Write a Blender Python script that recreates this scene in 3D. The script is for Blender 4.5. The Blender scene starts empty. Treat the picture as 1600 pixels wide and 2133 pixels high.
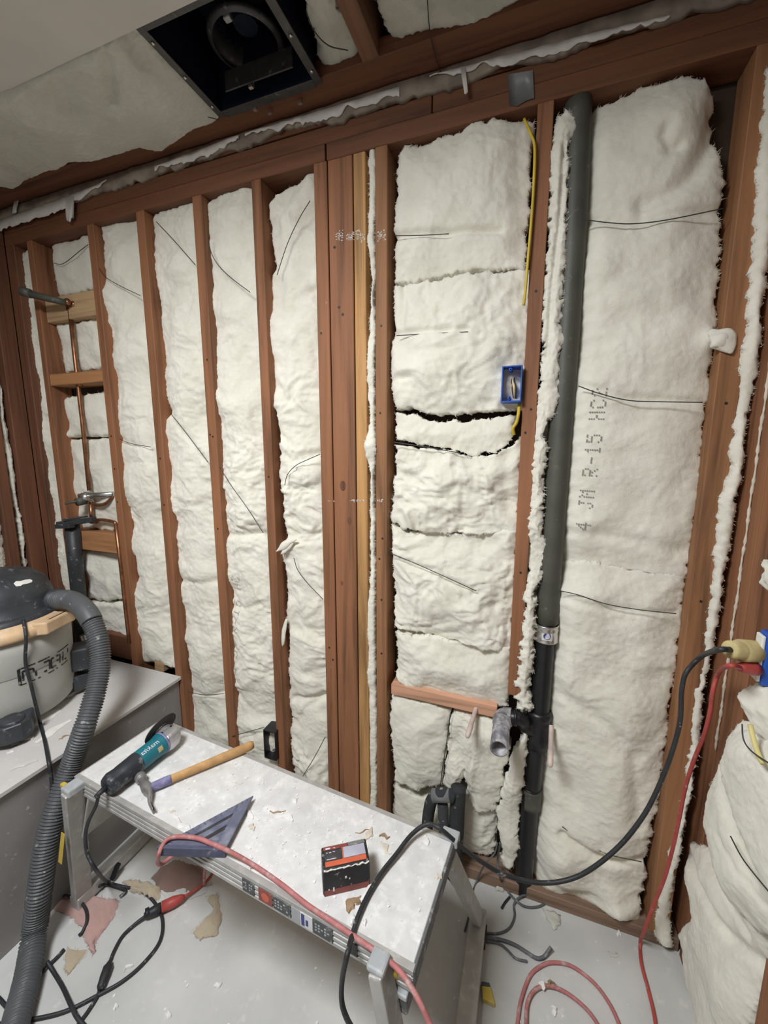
import bpy, math, random
import numpy as np
from mathutils import Vector
from mathutils.bvhtree import BVHTree

# ------------------------------------------------------------------ camera, world, lights, exposure
SC = bpy.context.scene
COL = SC.collection
FPX = 842.0
TH, PSI = math.radians(8.9), math.radians(19.9)
CAM = np.array([0.0, -1.2, 1.455])
FW = np.array([-math.sin(PSI)*math.cos(TH), math.cos(PSI)*math.cos(TH), -math.sin(TH)])
RT = np.array([math.cos(PSI), math.sin(PSI), 0.0])
UP = np.cross(RT, FW)
cd = bpy.data.cameras.new('camera')
cd.sensor_fit = 'HORIZONTAL'; cd.sensor_width = 36.0; cd.lens = 36.0*FPX/1600.0; cd.clip_start = 0.02
cam = bpy.data.objects.new('camera', cd); COL.objects.link(cam)
cam.location = CAM
cam.rotation_euler = Vector(FW).to_track_quat('-Z', 'Y').to_euler()
SC.camera = cam

world = bpy.data.worlds.new('world'); SC.world = world; world.use_nodes = True
world.node_tree.nodes['Background'].inputs[0].default_value = (1.0, 0.93, 0.80, 1)
world.node_tree.nodes['Background'].inputs[1].default_value = 0.40

def area(name, loc, target, sx, sy, power, col):
    l = bpy.data.lights.new(name, 'AREA'); l.shape = 'RECTANGLE'; l.size = sx; l.size_y = sy
    l.energy = power; l.color = col
    o = bpy.data.objects.new(name, l); COL.objects.link(o); o.location = loc
    o.rotation_euler = (Vector(target)-Vector(loc)).to_track_quat('-Z', 'Y').to_euler()
    return o
area('ceiling_lamp', (-0.72, -1.36, 2.36), (-0.70, -1.20, 0.0), 0.50, 0.45, 51, (0.96, 0.98, 1.0))

SC.view_settings.view_transform = 'Standard'
SC.view_settings.look = 'None'
SC.view_settings.gamma = 1.0
SC.view_settings.use_curve_mapping = False
SC.view_settings.exposure = 0.0

# ------------------------------------------------------------------ helpers
rng = np.random.default_rng(7)
random.seed(7)
AX = {'x': 0, 'y': 1, 'z': 2}
def P(u, v, ax='y', val=0.0):
    """the point where the sight line of photo pixel (u, v) meets the plane ax = val"""
    d = FW + RT*((u-800.0)/FPX) + UP*((1066.5-v)/FPX)
    i = AX[ax]
    return CAM + d*((val-CAM[i])/d[i])
def PD(u, v, depth):
    d = FW + RT*((u-800.0)/FPX) + UP*((1066.5-v)/FPX)
    return CAM + d*depth
def DEPTH(p): return float((np.asarray(p)-CAM) @ FW)
CROPS = {'c3': (0, 440, .3375), 'c4': (400, 440, .3375), 'c5': (780, 500, .3375), 'c6': (1060, 440, .3375),
         'd1': (0, 1100, .3375), 'd2': (300, 1100, .3375), 'd3': (780, 1150, .3375), 'd4': (1060, 1150, .3375),
         'e5': (0, 1650, .375), 'e6': (500, 1650, .375), 'e7': (1000, 1650, .375), 'h8': (160, 1440, .25),
         't1': (0, 0, .5), 't2': (800, 0, .5)}
def K(c, *pts):
    x, y, s = CROPS[c]
    return [(x+s*a, y+s*b) for a, b in pts]

def _hash(ix, iy, iz, seed):
    h = (ix.astype(np.uint32)*np.uint32(374761393) + iy.astype(np.uint32)*np.uint32(668265263)
         + iz.astype(np.uint32)*np.uint32(2147483647) + np.uint32(seed*974711 & 0xffffffff))
    h = (h ^ (h >> np.uint32(13)))*np.uint32(1274126177)
    h ^= h >> np.uint32(16)
    return h.astype(np.float64)/4294967295.0
def vnoise(p, seed=0):
    i = np.floor(p).astype(np.int64); f = p-i; f = f*f*f*(f*(f*6-15)+10)
    r = 0
    for dx in (0, 1):
        wx = f[:, 0] if dx else 1-f[:, 0]
        for dy in (0, 1):
            wy = f[:, 1] if dy else 1-f[:, 1]
            for dz in (0, 1):
                wz = f[:, 2] if dz else 1-f[:, 2]
                r = r + wx*wy*wz*_hash(i[:, 0]+dx, i[:, 1]+dy, i[:, 2]+dz, seed)
    return r*2-1
def fbm(p, freq, oct=3, seed=0, gain=.5):
    a, r = 1.0, 0
    for k in range(oct):
        r = r + a*vnoise(p*freq, seed+k*17); freq *= 2.1; a *= gain
    return r
def billow(p, freq, seed=0): return np.abs(vnoise(p*freq, seed))

class MB:
    def __init__(s): s.v = []; s.f = []; s.m = []
    def n(s): return len(s.v)
    def add(s, vs, fs, mi=0):
        b = len(s.v); s.v += [tuple(map(float, q)) for q in vs]
        s.f += [tuple(b+i for i in q) for q in fs]; s.m += [mi]*len(fs); return s
    def obox(s, c, ax, ay, az, mi=0):
        c, ax, ay, az = map(np.asarray, (c, ax, ay, az))
        vs = [c+ax*i+ay*j+az*k for k in (-1, 1) for j in (-1, 1) for i in (-1, 1)]
        return s.add(vs, [(0, 2, 3, 1), (4, 5, 7, 6), (0, 1, 5, 4), (2, 6, 7, 3), (0, 4, 6, 2), (1, 3, 7, 5)], mi)
    def box(s, x0, x1, y0, y1, z0, z1, mi=0):
        return s.obox(((x0+x1)/2, (y0+y1)/2, (z0+z1)/2), ((x1-x0)/2, 0, 0), (0, (y1-y0)/2, 0), (0, 0, (z1-z0)/2), mi)
    def tube(s, path, r, n=10, cap=True, mi=0, squash=None, up=None):
        path = np.asarray(path, float); m = len(path)
        r = np.full(m, r) if np.isscalar(r) else np.asarray(r, float)
        T = np.gradient(path, axis=0); T /= np.linalg.norm(T, axis=1)[:, None]+1e-12
        if up is None:
            up = np.array([0, 0, 1.0])
            if abs(T[0] @ up) > .9: up = np.array([1.0, 0, 0])
        N = np.asarray(up, float) - T[0]*(T[0] @ np.asarray(up, float)); N /= np.linalg.norm(N)
        vs = []
        a = np.linspace(0, 2*math.pi, n, endpoint=False)
        for i in range(m):
            N = N - T[i]*(T[i] @ N); N /= np.linalg.norm(N); B = np.cross(T[i], N)
            q = 1.0 if squash is None else (squash if np.isscalar(squash) else squash[i])
            for t in a: vs.append(path[i]+r[i]*(math.cos(t)*N*q+math.sin(t)*B))
        fs = [(i*n+j, i*n+(j+1) % n, (i+1)*n+(j+1) % n, (i+1)*n+j) for i in range(m-1) for j in range(n)]
        if cap: fs += [tuple(range(n-1, -1, -1)), tuple(range((m-1)*n, m*n))]
        return s.add(vs, fs, mi)
    def lathe(s, prof, o, axis=(0, 0, 1), n=32, mi=0, ref=None, cap=False):
        """prof: list of (radius, height along the axis)"""
        A = np.asarray(axis, float); A /= np.linalg.norm(A)
        R0 = np.asarray(ref if ref is not None else ((1, 0, 0) if abs(A[0]) < .9 else (0, 1, 0)), float)
        R0 = R0-A*(A @ R0); R0 /= np.linalg.norm(R0); B = np.cross(A, R0); o = np.asarray(o, float)
        vs = [o+A*h+r*(math.cos(t)*R0+math.sin(t)*B) for r, h in prof for t in np.linspace(0, 2*math.pi, n, endpoint=False)]
        m = len(prof)
        fs = [(i*n+j, i*n+(j+1) % n, (i+1)*n+(j+1) % n, (i+1)*n+j) for i in range(m-1) for j in range(n)]
        if cap: fs += [tuple(range(n-1, -1, -1)), tuple(range((m-1)*n, m*n))]
        return s.add(vs, fs, mi)
    def prism(s, poly, o, ax, ay, az, mi=0):
        """poly in (a, b) on the axes ax, ay from o, extruded by the vector az"""
        o, ax, ay, az = map(lambda q: np.asarray(q, float), (o, ax, ay, az)); n = len(poly)
        lo = [o+ax*a+ay*b for a, b in poly]; hi = [q+az for q in lo]
        return s.add(lo+hi, [tuple(range(n-1, -1, -1)), tuple(range(n, 2*n))]+[(i, (i+1) % n, n+(i+1) % n, n+i) for i in range(n)], mi)

def smooth(pts, per=8):
    p = np.asarray(pts, float)
    if len(p) < 3: return np.array([p[0]+(p[-1]-p[0])*t for t in np.linspace(0, 1, per)])
    q = np.vstack([2*p[0]-p[1], p, 2*p[-1]-p[-2]]); out = []
    for i in range(1, len(q)-2):
        for t in np.linspace(0, 1, per, endpoint=False):
            a, b, c, d = q[i-1], q[i], q[i+1], q[i+2]
            out.append(.5*((2*b)+(c-a)*t+(2*a-5*b+4*c-d)*t*t+(-a+3*b-3*c+d)*t**3))
    out.append(p[-1]); return np.array(out)

def setp(o, label=None, cat=None, group=None, kind=None):
    if label: o['label'] = label
    if cat: o['category'] = cat
    if group: o['group'] = group
    if kind: o['kind'] = kind
    return o
def empty(name, loc, label, cat, group=None):
    o = bpy.data.objects.new(name, None); o.empty_display_size = .05; COL.objects.link(o); o.location = loc
    return setp(o, label, cat, group)
def wloc(o):
    l = np.zeros(3)
    while o is not None: l += np.array(o.location); o = o.parent
    return l
def obj(name, mb, mats, parent=None, smooth_=False, label=None, cat=None, group=None, kind=None, bevel=0, segs=2):
    """one mesh object from world coordinates; its origin goes to the middle of its underside"""
    if isinstance(mb, MB): V, F, MI = np.asarray(mb.v), mb.f, mb.m
    else: V, F = mb; MI = None
    o0 = np.array([(V[:, 0].min()+V[:, 0].max())/2, (V[:, 1].min()+V[:, 1].max())/2, V[:, 2].min()])
    me = bpy.data.meshes.new(name)
    W = V-o0
    if isinstance(F, np.ndarray):
        me.vertices.add(len(W)); me.vertices.foreach_set('co', W.ravel())
        nf = len(F); me.loops.add(nf*4); me.loops.foreach_set('vertex_index', F.ravel().astype(np.int32))
        me.polygons.add(nf); me.polygons.foreach_set('loop_start', np.arange(0, nf*4, 4, dtype=np.int32))
        me.polygons.foreach_set('loop_total', np.full(nf, 4, dtype=np.int32))
        me.update(calc_edges=True)
    else:
        me.from_pydata(W.tolist(), [], F); me.update()
    for m in (mats if isinstance(mats, (list, tuple)) else [mats]): me.materials.append(m)
    if MI is not None and any(MI): me.polygons.foreach_set('material_index', np.array(MI, dtype=np.int32))
    if smooth_: me.polygons.foreach_set('use_smooth', np.ones(len(me.polygons), dtype=bool))
    o = bpy.data.objects.new(name, me); COL.objects.link(o)
    if parent is not None:
        o.parent = parent; o.location = o0-wloc(parent)
    else: o.location = o0
    if bevel:
        b = o.modifiers.new('bevel', 'BEVEL'); b.width = bevel; b.segments = segs; b.limit_method = 'ANGLE'; b.angle_limit = .6
    return setp(o, label, cat, group, kind)

# ------------------------------------------------------------------ materials
def nm(name):
    m = bpy.data.materials.new(name); m.use_nodes = True
    nt = m.node_tree; return m, nt, nt.nodes['Principled BSDF']
def nd(nt, t, **kw):
    n = nt.nodes.new(t)
    for k, v in kw.items():
        if k in n.inputs: n.inputs[k].default_value = v
        else: setattr(n, k, v)
    return n
def plain(name, col, rough=.6, metal=0.0, var=.12, scale=30, bump=0.0, dust=0.0, dustcol=(.62, .61, .58), dscale=40):
    """one colour with fine mottling, an optional coat of pale dust specks and fine relief"""
    m, nt, b = nm(name); L = nt.links
    tc = nd(nt, 'ShaderNodeTexCoord'); n = nd(nt, 'ShaderNodeTexNoise', Scale=scale, Detail=4.0)
    L.new(tc.outputs['Object'], n.inputs['Vector'])
    r = nd(nt, 'ShaderNodeValToRGB'); e = r.color_ramp.elements
    e[0].position, e[1].position = .3, .7
    e[0].color = (*[c*(1-var) for c in col], 1); e[1].color = (*[min(1, c*(1+var)) for c in col], 1)
    L.new(n.outputs['Fac'], r.inputs['Fac']); out = r.outputs['Color']
    if dust:
        n2 = nd(nt, 'ShaderNodeTexNoise', Scale=dscale, Detail=6.0, Roughness=.7); L.new(tc.outputs['Object'], n2.inputs['Vector'])
        r2 = nd(nt, 'ShaderNodeValToRGB'); k = r2.color_ramp.elements
        k[0].position, k[1].position = .62-.3*dust, .75-.15*dust
        k[0].color = (0, 0, 0, 1); k[1].color = (1, 1, 1, 1)
        L.new(n2.outputs['Fac'], r2.inputs['Fac'])
        mx = nd(nt, 'ShaderNodeMix', data_type='RGBA'); L.new(r2.outputs['Color'], mx.inputs[0]); L.new(out, mx.inputs[6]); mx.inputs[7].default_value = (*dustcol, 1)
        out = mx.outputs[2]
    L.new(out, b.inputs['Base Color']); b.inputs['Roughness'].default_value = rough; b.inputs['Metallic'].default_value = metal
    if bump:
        bn = nd(nt, 'ShaderNodeBump', Strength=bump, Distance=.004); L.new(n.outputs['Fac'], bn.inputs['Height']); L.new(bn.outputs['Normal'], b.inputs['Normal'])
    return m
def wood(name, col, axis='z', dust=.0, dark=.45):
    m, nt, b = nm(name); L = nt.links
    tc = nd(nt, 'ShaderNodeTexCoord'); mp = nd(nt, 'ShaderNodeMapping')
    sc = {'x': (1.6, 30, 30), 'y': (30, 1.6, 30), 'z': (30, 30, 1.6)}[axis]; mp.inputs['Scale'].default_value = sc
    oi = nd(nt, 'ShaderNodeObjectInfo'); va = nd(nt, 'ShaderNodeVectorMath', operation='SCALE'); va.inputs[0].default_value = (17, 9, 5)
    L.new(oi.outputs['Random'], va.inputs['Scale']); ad = nd(nt, 'ShaderNodeVectorMath', operation='ADD')
    L.new(tc.outputs['Object'], ad.inputs[0]); L.new(va.outputs[0], ad.inputs[1]); L.new(ad.outputs[0], mp.inputs['Vector'])
    n = nd(nt, 'ShaderNodeTexNoise', Scale=1.0, Detail=5.0, Roughness=.6, Distortion=.6); L.new(mp.outputs[0], n.inputs['Vector'])
    r = nd(nt, 'ShaderNodeValToRGB'); e = r.color_ramp.elements; e[0].position, e[1].position = .28, .72
    e[0].color = (*[c*dark for c in col], 1); e[1].color = (*[min(1, c*1.25) for c in col], 1)
    k = r.color_ramp.elements.new(.5); k.color = (*col, 1)
    L.new(n.outputs['Fac'], r.inputs['Fac']); out = r.outputs['Color']
    if dust:
        n2 = nd(nt, 'ShaderNodeTexNoise', Scale=22.0, Detail=8.0, Roughness=.75); L.new(ad.outputs[0], n2.inputs['Vector'])
        r2 = nd(nt, 'ShaderNodeValToRGB'); q = r2.color_ramp.elements; q[0].position, q[1].position = .66, .80
        q[0].color = (0, 0, 0, 1); q[1].color = (dust, dust, dust, 1); L.new(n2.outputs['Fac'], r2.inputs['Fac'])
        mx = nd(nt, 'ShaderNodeMix', data_type='RGBA'); L.new(r2.outputs['Color'], mx.inputs[0]); L.new(out, mx.inputs[6]); mx.inputs[7].default_value = (.55, .48, .40, 1)
        out = mx.outputs[2]
    L.new(out, b.inputs['Base Color']); b.inputs['Roughness'].default_value = .72
    bn = nd(nt, 'ShaderNodeBump', Strength=.25, Distance=.002); L.new(n.outputs['Fac'], bn.inputs['Height']); L.new(bn.outputs['Normal'], b.inputs['Normal'])
    return m
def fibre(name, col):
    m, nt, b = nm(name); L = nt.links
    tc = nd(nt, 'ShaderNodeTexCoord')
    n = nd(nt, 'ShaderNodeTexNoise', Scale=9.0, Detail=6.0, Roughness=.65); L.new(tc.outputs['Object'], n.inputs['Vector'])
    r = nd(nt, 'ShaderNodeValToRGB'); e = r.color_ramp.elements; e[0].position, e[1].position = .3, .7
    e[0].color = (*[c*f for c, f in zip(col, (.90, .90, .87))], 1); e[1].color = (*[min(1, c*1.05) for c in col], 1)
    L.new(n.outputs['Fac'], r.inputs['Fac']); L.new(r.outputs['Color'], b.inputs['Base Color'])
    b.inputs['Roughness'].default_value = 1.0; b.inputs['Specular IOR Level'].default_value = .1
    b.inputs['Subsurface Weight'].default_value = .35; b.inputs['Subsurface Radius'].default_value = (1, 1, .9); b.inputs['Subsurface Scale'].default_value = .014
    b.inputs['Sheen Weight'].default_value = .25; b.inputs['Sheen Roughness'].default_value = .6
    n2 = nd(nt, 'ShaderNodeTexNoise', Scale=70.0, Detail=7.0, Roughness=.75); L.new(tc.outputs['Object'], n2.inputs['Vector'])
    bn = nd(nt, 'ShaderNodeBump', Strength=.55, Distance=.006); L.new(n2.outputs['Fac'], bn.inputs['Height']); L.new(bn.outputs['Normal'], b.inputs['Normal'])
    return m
M = dict(
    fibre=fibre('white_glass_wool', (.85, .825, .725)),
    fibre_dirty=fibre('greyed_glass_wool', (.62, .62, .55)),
    pinkwool=fibre('pink_glass_wool', (.52, .33, .30)),
    heap_shaded=fibre('shaded_brown_pink_debris', (.26, .17, .145)),  # brown pink darkened in the colour itself for shade under the deck
    tanwool=fibre('tan_glass_wool', (.50, .42, .31)),
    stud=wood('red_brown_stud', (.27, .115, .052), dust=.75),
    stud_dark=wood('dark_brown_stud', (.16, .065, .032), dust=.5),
    stud_orange=wood('orange_brown_stud', (.29, .135, .058), dust=.75),
    stud_tan=wood('tan_new_stud', (.50, .27, .10), dust=.4),
    plate=wood('red_brown_plate', (.165, .066, .031), 'x', dust=.3),
    sole=wood('dusty_sole_plate', (.24, .155, .105), 'x', dust=.9),
    block_tan=wood('tan_blocking', (.50, .33, .18), 'x', dust=.6),
    block_orange=wood('orange_blocking', (.40, .19, .08), 'x', dust=.5),
    block_pink=wood('pinkish_new_blocking', (.60, .33, .21), 'x', dust=.2),
    joist=wood('brown_joist', (.20, .10, .055), 'y', dust=.3),
    sheath=plain('dark_sheathing', (.05, .03, .02), .9),
    drywall=plain('white_drywall', (.62, .60, .56), .9, var=.04, scale=6),
    paper=plain('torn_white_paper', (.74, .73, .68), .9, var=.08),
    oldgyp=plain('grey_gypsum_edge', (.30, .26, .21), .95, var=.35, scale=18, bump=.6),
    floor=plain('dusty_grey_floor', (.55, .55, .53), .75, var=.10, scale=5, dust=.12, dustcol=(.66, .65, .62), dscale=28),
    copper=plain('tarnished_copper', (.36, .17, .09), .38, .85, var=.35, scale=40),
    pinkcap=plain('dusty_copper_cap', (.66, .54, .48), .6, .1, var=.2, dust=.3),
    chrome=plain('dull_chrome', (.62, .62, .60), .30, .9, dust=.25),
    zinc=plain('banded_steel', (.62, .60, .57), .28, .9, var=.05),
    abs=plain('black_drain_plastic', (.010, .010, .012), .38, var=.2),
    abs_grey=plain('grey_painted_pipe', (.078, .079, .064), .55, var=.18, scale=12, dust=.05, dustcol=(.2, .2, .18)),
    darkpipe=plain('dark_grey_pipe', (.035, .038, .042), .5, dust=.05),
    whitepipe=plain('paint_smeared_pipe', (.16, .155, .165), .5, dust=.55, dustcol=(.62, .61, .62), dscale=18),
    blue=plain('blue_box_plastic', (.012, .085, .42), .45, var=.08),
    blue_shaded=plain('blue_box_inside_shade', (.010, .045, .22), .5),  # darker copy of the box blue, painting in the shade of its recess
    yellow=plain('yellow_cable_sheath', (.62, .45, .04), .5),
    white_pl=plain('white_plastic', (.75, .75, .70), .5, var=.04),
    ivory=plain('dusty_ivory_plug', (.52, .42, .20), .75, var=.2, dust=.1, bump=.3),
    wire=plain('dark_steel_wire', (.05, .05, .05), .5, .4),
    black=plain('black_rubber', (.022, .023, .026), .55, var=.2, dust=.05),
    greycord=plain('dusty_grey_cord', (.10, .105, .11), .7, dust=.2, dustcol=(.3, .3, .3)),
    red=plain('red_cord', (.42, .065, .055), .5, var=.15, dust=.15, dustcol=(.5, .3, .28)),
    pinkcord=plain('dusty_red_cord', (.42, .15, .145), .65, var=.2, dust=.35, dustcol=(.50, .36, .34)),
    hose=plain('grey_hose', (.085, .09, .095), .5, var=.1, dust=.03),
    vacgrey=plain('grey_drum_plastic', (.42, .42, .39), .6, var=.06, scale=10, dust=.1, dustcol=(.5, .49, .46)),
    vaclid=plain('dark_lid_plastic', (.035, .04, .045), .42, var=.15, dust=.04, dustcol=(.25, .26, .27)),
    vactan=plain('orange_tan_latch_plastic', (.64, .44, .26), .6, var=.1, dust=.25, dustcol=(.66, .56, .42)),
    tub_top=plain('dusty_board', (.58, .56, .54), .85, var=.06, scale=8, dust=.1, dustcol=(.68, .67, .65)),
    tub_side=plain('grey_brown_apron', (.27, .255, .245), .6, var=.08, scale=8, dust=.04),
    deck=plain('speckled_dusty_deck', (.66, .655, .64), .75, var=.10, scale=30, dust=.30, dustcol=(.84, .835, .82), dscale=34),
    alu=plain('dusty_aluminium', (.46, .45, .43), .5, .35, var=.12, scale=20, dust=.2),
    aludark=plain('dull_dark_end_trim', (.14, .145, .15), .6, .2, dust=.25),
    capgrey=plain('grey_plastic_cap', (.38, .40, .41), .6, dust=.3),
    sticker_dark=plain('dark_sticker', (.06, .065, .07), .5, dust=.3),
    sticker_red=plain('red_sticker', (.35, .08, .07), .5, dust=.3),
    sticker_blue=plain('navy_print', (.04, .05, .20), .5),
    sticker_white=plain('white_sticker', (.68, .68, .70), .5, dust=.2),
    sticker_yellow=plain('yellow_sticker', (.58, .42, .06), .5, dust=.2),
    teal=plain('teal_tool_housing', (.012, .155, .20), .42, var=.08, dust=.06, dustcol=(.25, .38, .40)),
    toolblack=plain('black_tool_housing', (.025, .028, .034), .45, dust=.2, dustcol=(.28, .30, .32), dscale=30),
    gearcase=plain('cast_metal_head', (.55, .55, .56), .42, .75, var=.15, dust=.2),
    violet=plain('violet_grip_band', (.20, .19, .36), .6, var=.3, dust=.40, dustcol=(.42, .38, .40), dscale=60),
    disc=plain('dark_cutting_disc', (.055, .052, .048), .85, var=.2),
    hickory=wood('hickory_handle', (.52, .30, .12), 'x', dark=.8),
    hammer=plain('worn_steel_head', (.30, .29, .28), .5, .6, var=.3, dust=.2, dustcol=(.30, .29, .42)),
    square=plain('dusty_blue_square', (.13, .14, .20), .6, .0, var=.25, dust=.38, dustcol=(.26, .27, .33), dscale=16),
    squaredark=plain('navy_square_edge', (.07, .075, .13), .6, var=.2, dust=.15, dustcol=(.25, .26, .3)),
    paleyellow=plain('faded_yellow_sheath', (.62, .54, .22), .6),
    boxblack=plain('black_carton', (.012, .013, .015), .55, var=.3, dust=.05),
    boxgrey=plain('grey_carton_side', (.18, .18, .17), .7, dust=.3),
    boxred=plain('dull_red_print', (.26, .06, .05), .5, var=.25, dust=.15),
    boxorange=plain('orange_red_print', (.60, .12, .055), .5, var=.1, dust=.08),
    boxsilver=plain('pale_lilac_print', (.42, .42, .50), .35, var=.2, scale=15),
    boxdark=plain('dark_print', (.05, .05, .055), .5, var=.4),
    chip=plain('pale_wood_chip', (.62, .56, .47), .9, var=.15),
    brownchip=plain('brown_wood_chip', (.33, .22, .13), .9, var=.25),
    crumb=plain('white_plaster_crumb', (.78, .77, .74), .9, var=.08),
    foam=plain('black_foam_sleeve', (.030, .032, .035), .85, var=.15, dust=.03),
    ducttape=plain('grey_duct_tape', (.22, .23, .23), .45, .2, var=.1),
    fanbox=plain('navy_black_sheet_metal', (.008, .012, .030), .5, .2, var=.2),
    fanrail=plain('dark_flange_metal', (.075, .075, .075), .45, .5, var=.2, dust=.1, dustcol=(.3, .3, .28)),
    ink=plain('grey_ink', (.27, .26, .23), .9),
    faintink=plain('faint_grey_ink', (.46, .45, .41), .9),
    nail=plain('dark_nail_head', (.02, .015, .012), .6),
)

# ------------------------------------------------------------------ insulation batts
def to2(p, ax):      # drop the plane's axis
    return {'y': p[..., [0, 2]], 'x': p[..., [1, 2]], 'z': p[..., [0, 1]]}[ax]
def poly2(spec, ax, val):
    pts = np.array([P(u, v, ax, val) for u, v in spec]); return to2(pts, ax)
def resamp(q, t):
    d = np.r_[0, np.cumsum(np.linalg.norm(np.diff(q, axis=0), axis=1))]; d /= d[-1]
    return np.stack([np.interp(t, d, q[:, 0]), np.interp(t, d, q[:, 1])], 1)
NRM = {'y': np.array([0, -1.0, 0]), 'x': np.array([-1.0, 0, 0]), 'x+': np.array([1.0, 0, 0]), 'z': np.array([0, 0, -1.0]), 'z+': np.array([0, 0, 1.0])}
BATT = {}
def batt(name, label, L, R, T=None, B=None, ax='y', val=.03, thick=.055, bulge=.02, rough=1.0, ragged=.006, res=.005,
         round_=.035, creases=(), bumps=(), mat='fibre', cat='insulation', group=None, tufts=1.0, parent=None, key=None, sag=0, roundt=.6):
    """A pillowy sheet of glass wool between four edge lines (pixel lists on the plane, or a number = constant X for L and R,
    constant Z for B). creases: (pixel line, depth, width); bumps: (pixel, height, radius)."""
    pl, pn = ax[0], NRM[ax]
    def edge(e, other=None):
        if isinstance(e, (list, tuple)): return poly2(e, pl, val)
        q = other.copy(); q[:, 0] = e; return q
    if isinstance(L, (list, tuple)): l = edge(L); r = edge(R, l) if not isinstance(R, (list, tuple)) else edge(R)
    else: r = edge(R); l = edge(L, r)
    if isinstance(B, (int, float)):
        for q in (l, r): q[-1, 1] = B
        B = None
    def fit(q, e0):      # a constant-X side runs between the ends of the top and bottom lines
        z0 = poly2(T, pl, val)[e0][1] if T else q[0, 1]; z1 = poly2(B, pl, val)[e0][1] if B else q[-1, 1]
        k = (q[:, 1]-q[0, 1])/(q[-1, 1]-q[0, 1]); q[:, 1] = z0+(z1-z0)*k
    if not isinstance(R, (list, tuple)): fit(r, -1)
    if not isinstance(L, (list, tuple)): fit(l, 0)
    t2 = poly2(T, pl, val) if T else np.array([l[0], r[0]])
    b2 = poly2(B, pl, val) if B else np.array([l[-1], r[-1]])
    H = max(np.linalg.norm(np.diff(l, axis=0), axis=1).sum(), np.linalg.norm(np.diff(r, axis=0), axis=1).sum())
    Wd = max(np.linalg.norm(np.diff(t2, axis=0), axis=1).sum(), np.linalg.norm(np.diff(b2, axis=0), axis=1).sum(), .5*np.linalg.norm(l.mean(0)-r.mean(0)), .02)
    nu, nv = max(6, int(Wd/res)), max(8, int(H/res))
    s = np.linspace(0, 1, nu+1); t = np.linspace(0, 1, nv+1)
    lp, rp, tp, bp = resamp(l, t), resamp(r, t), resamp(t2, s), resamp(b2, s)
    tp = tp+(1-s)[:, None]*(lp[0]-tp[0])+s[:, None]*(rp[0]-tp[-1]); bp = bp+(1-s)[:, None]*(lp[-1]-bp[0])+s[:, None]*(rp[-1]-bp[-1])
    S, Tt = np.meshgrid(s, t)
    G = ((1-S)[..., None]*lp[:, None]+S[..., None]*rp[:, None]+(1-Tt)[..., None]*tp[None]+Tt[..., None]*bp[None]
         - ((1-S)*(1-Tt))[..., None]*lp[0]-(S*(1-Tt))[..., None]*rp[0]-((1-S)*Tt)[..., None]*lp[-1]-(S*Tt)[..., None]*rp[-1])
    ds = np.minimum(S, 1-S)*np.linalg.norm(lp-rp, axis=1)[:, None]; dt = np.minimum(Tt, 1-Tt)*H
    de = np.minimum(ds, dt)
    seed = (sum(map(ord, label)) % 997)
    g = G.reshape(-1, 2); p3 = np.c_[g, np.full(len(g), seed*1.37)]
    # ragged outline
    w = np.exp(-de.ravel()/.012)[:, None]
    j = np.c_[fbm(p3, 45, 3, seed+1, .7), fbm(p3, 45, 3, seed+2, .7)]*ragged*1.3+np.c_[vnoise(p3*150, seed+31), vnoise(p3*150, seed+32)]*ragged*.55+np.c_[fbm(p3, 12, 2, seed+3), fbm(p3, 12, 2, seed+4)]*ragged*.8
    g = g+j*w
    e1 = np.clip(ds/round_, 0, 1); e2 = np.clip(dt/(round_*roundt), 0, 1)
    prof = (np.sqrt(1-(1-e1)**2)*np.sqrt(1-(1-e2)**2)).ravel()
    wide = np.clip(de.ravel()/.12, 0, 1); wide = wide*wide*(3-2*wide)
    h = -.022*(1-prof)+bulge*wide
    st = p3*np.array([1.0, .8, 1.0])
    warp = np.c_[vnoise(p3*11, seed+21), vnoise(p3*11, seed+22), p3[:, 0]*0]
    ww = st*np.array([.75, 1.1, 1.0])+.035*warp
    flake = np.clip(1-np.abs(vnoise(ww*24, seed+6))*1.7, 0, 1)**2     # thin torn ridges of fibre
    flak2 = np.clip(1-np.abs(vnoise(ww*55, seed+7))*1.6, 0, 1)**2
    patch = np.clip(.5+1.1*vnoise(p3*5, seed+12), 0.1, 1)
    lum = .012*fbm(p3, 7, 2, seed+5)+rough*(.013*vnoise(ww*14, seed+13)+.006*vnoise(ww*33, seed+14)+patch*(.005*flake+.006*flak2)-.004+.005*vnoise(ww*70, seed+8)*patch+.003*np.abs(vnoise(ww*120, seed+15)))+.0016*vnoise(p3*150, seed+9)
    h = h+lum*(.25+.75*prof)
    def seg_d(line):
        q = poly2(line, pl, val); q = resamp(q, np.linspace(0, 1, 60))
        dd = np.full(len(g), 9.0)
        for c in q: dd = np.minimum(dd, np.hypot(g[:, 0]-c[0], g[:, 1]-c[1]))
        return dd
    for line, dep, wid in creases: h = h-dep*np.exp(-(seg_d(line)/wid)**2)
    for (u, v), hh, rad in bumps:
        c = poly2([(u, v)], pl, val)[0]; h = h+hh*np.exp(-(((g-c)**2).sum(1))/rad**2)
    nb = np.ones((nv+1, nu+1), bool); nb[1:-1, 1:-1] = False
    h = np.where(nb.ravel(), -thick, h)
    # pull the outermost ring back straight behind the second one
    Gi = g.reshape(nv+1, nu+1, 2); Gi[0] = Gi[1]; Gi[-1] = Gi[-2]; Gi[:, 0] = Gi[:, 1]; Gi[:, -1] = Gi[:, -2]; g = Gi.reshape(-1, 2)
    V = np.zeros((len(g), 3)); a = AX[pl]; oth = [i for i in range(3) if i != a]
    V[:, oth[0]], V[:, oth[1]] = g[:, 0], g[:, 1]; V[:, a] = val; V += pn*h[:, None]
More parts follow.
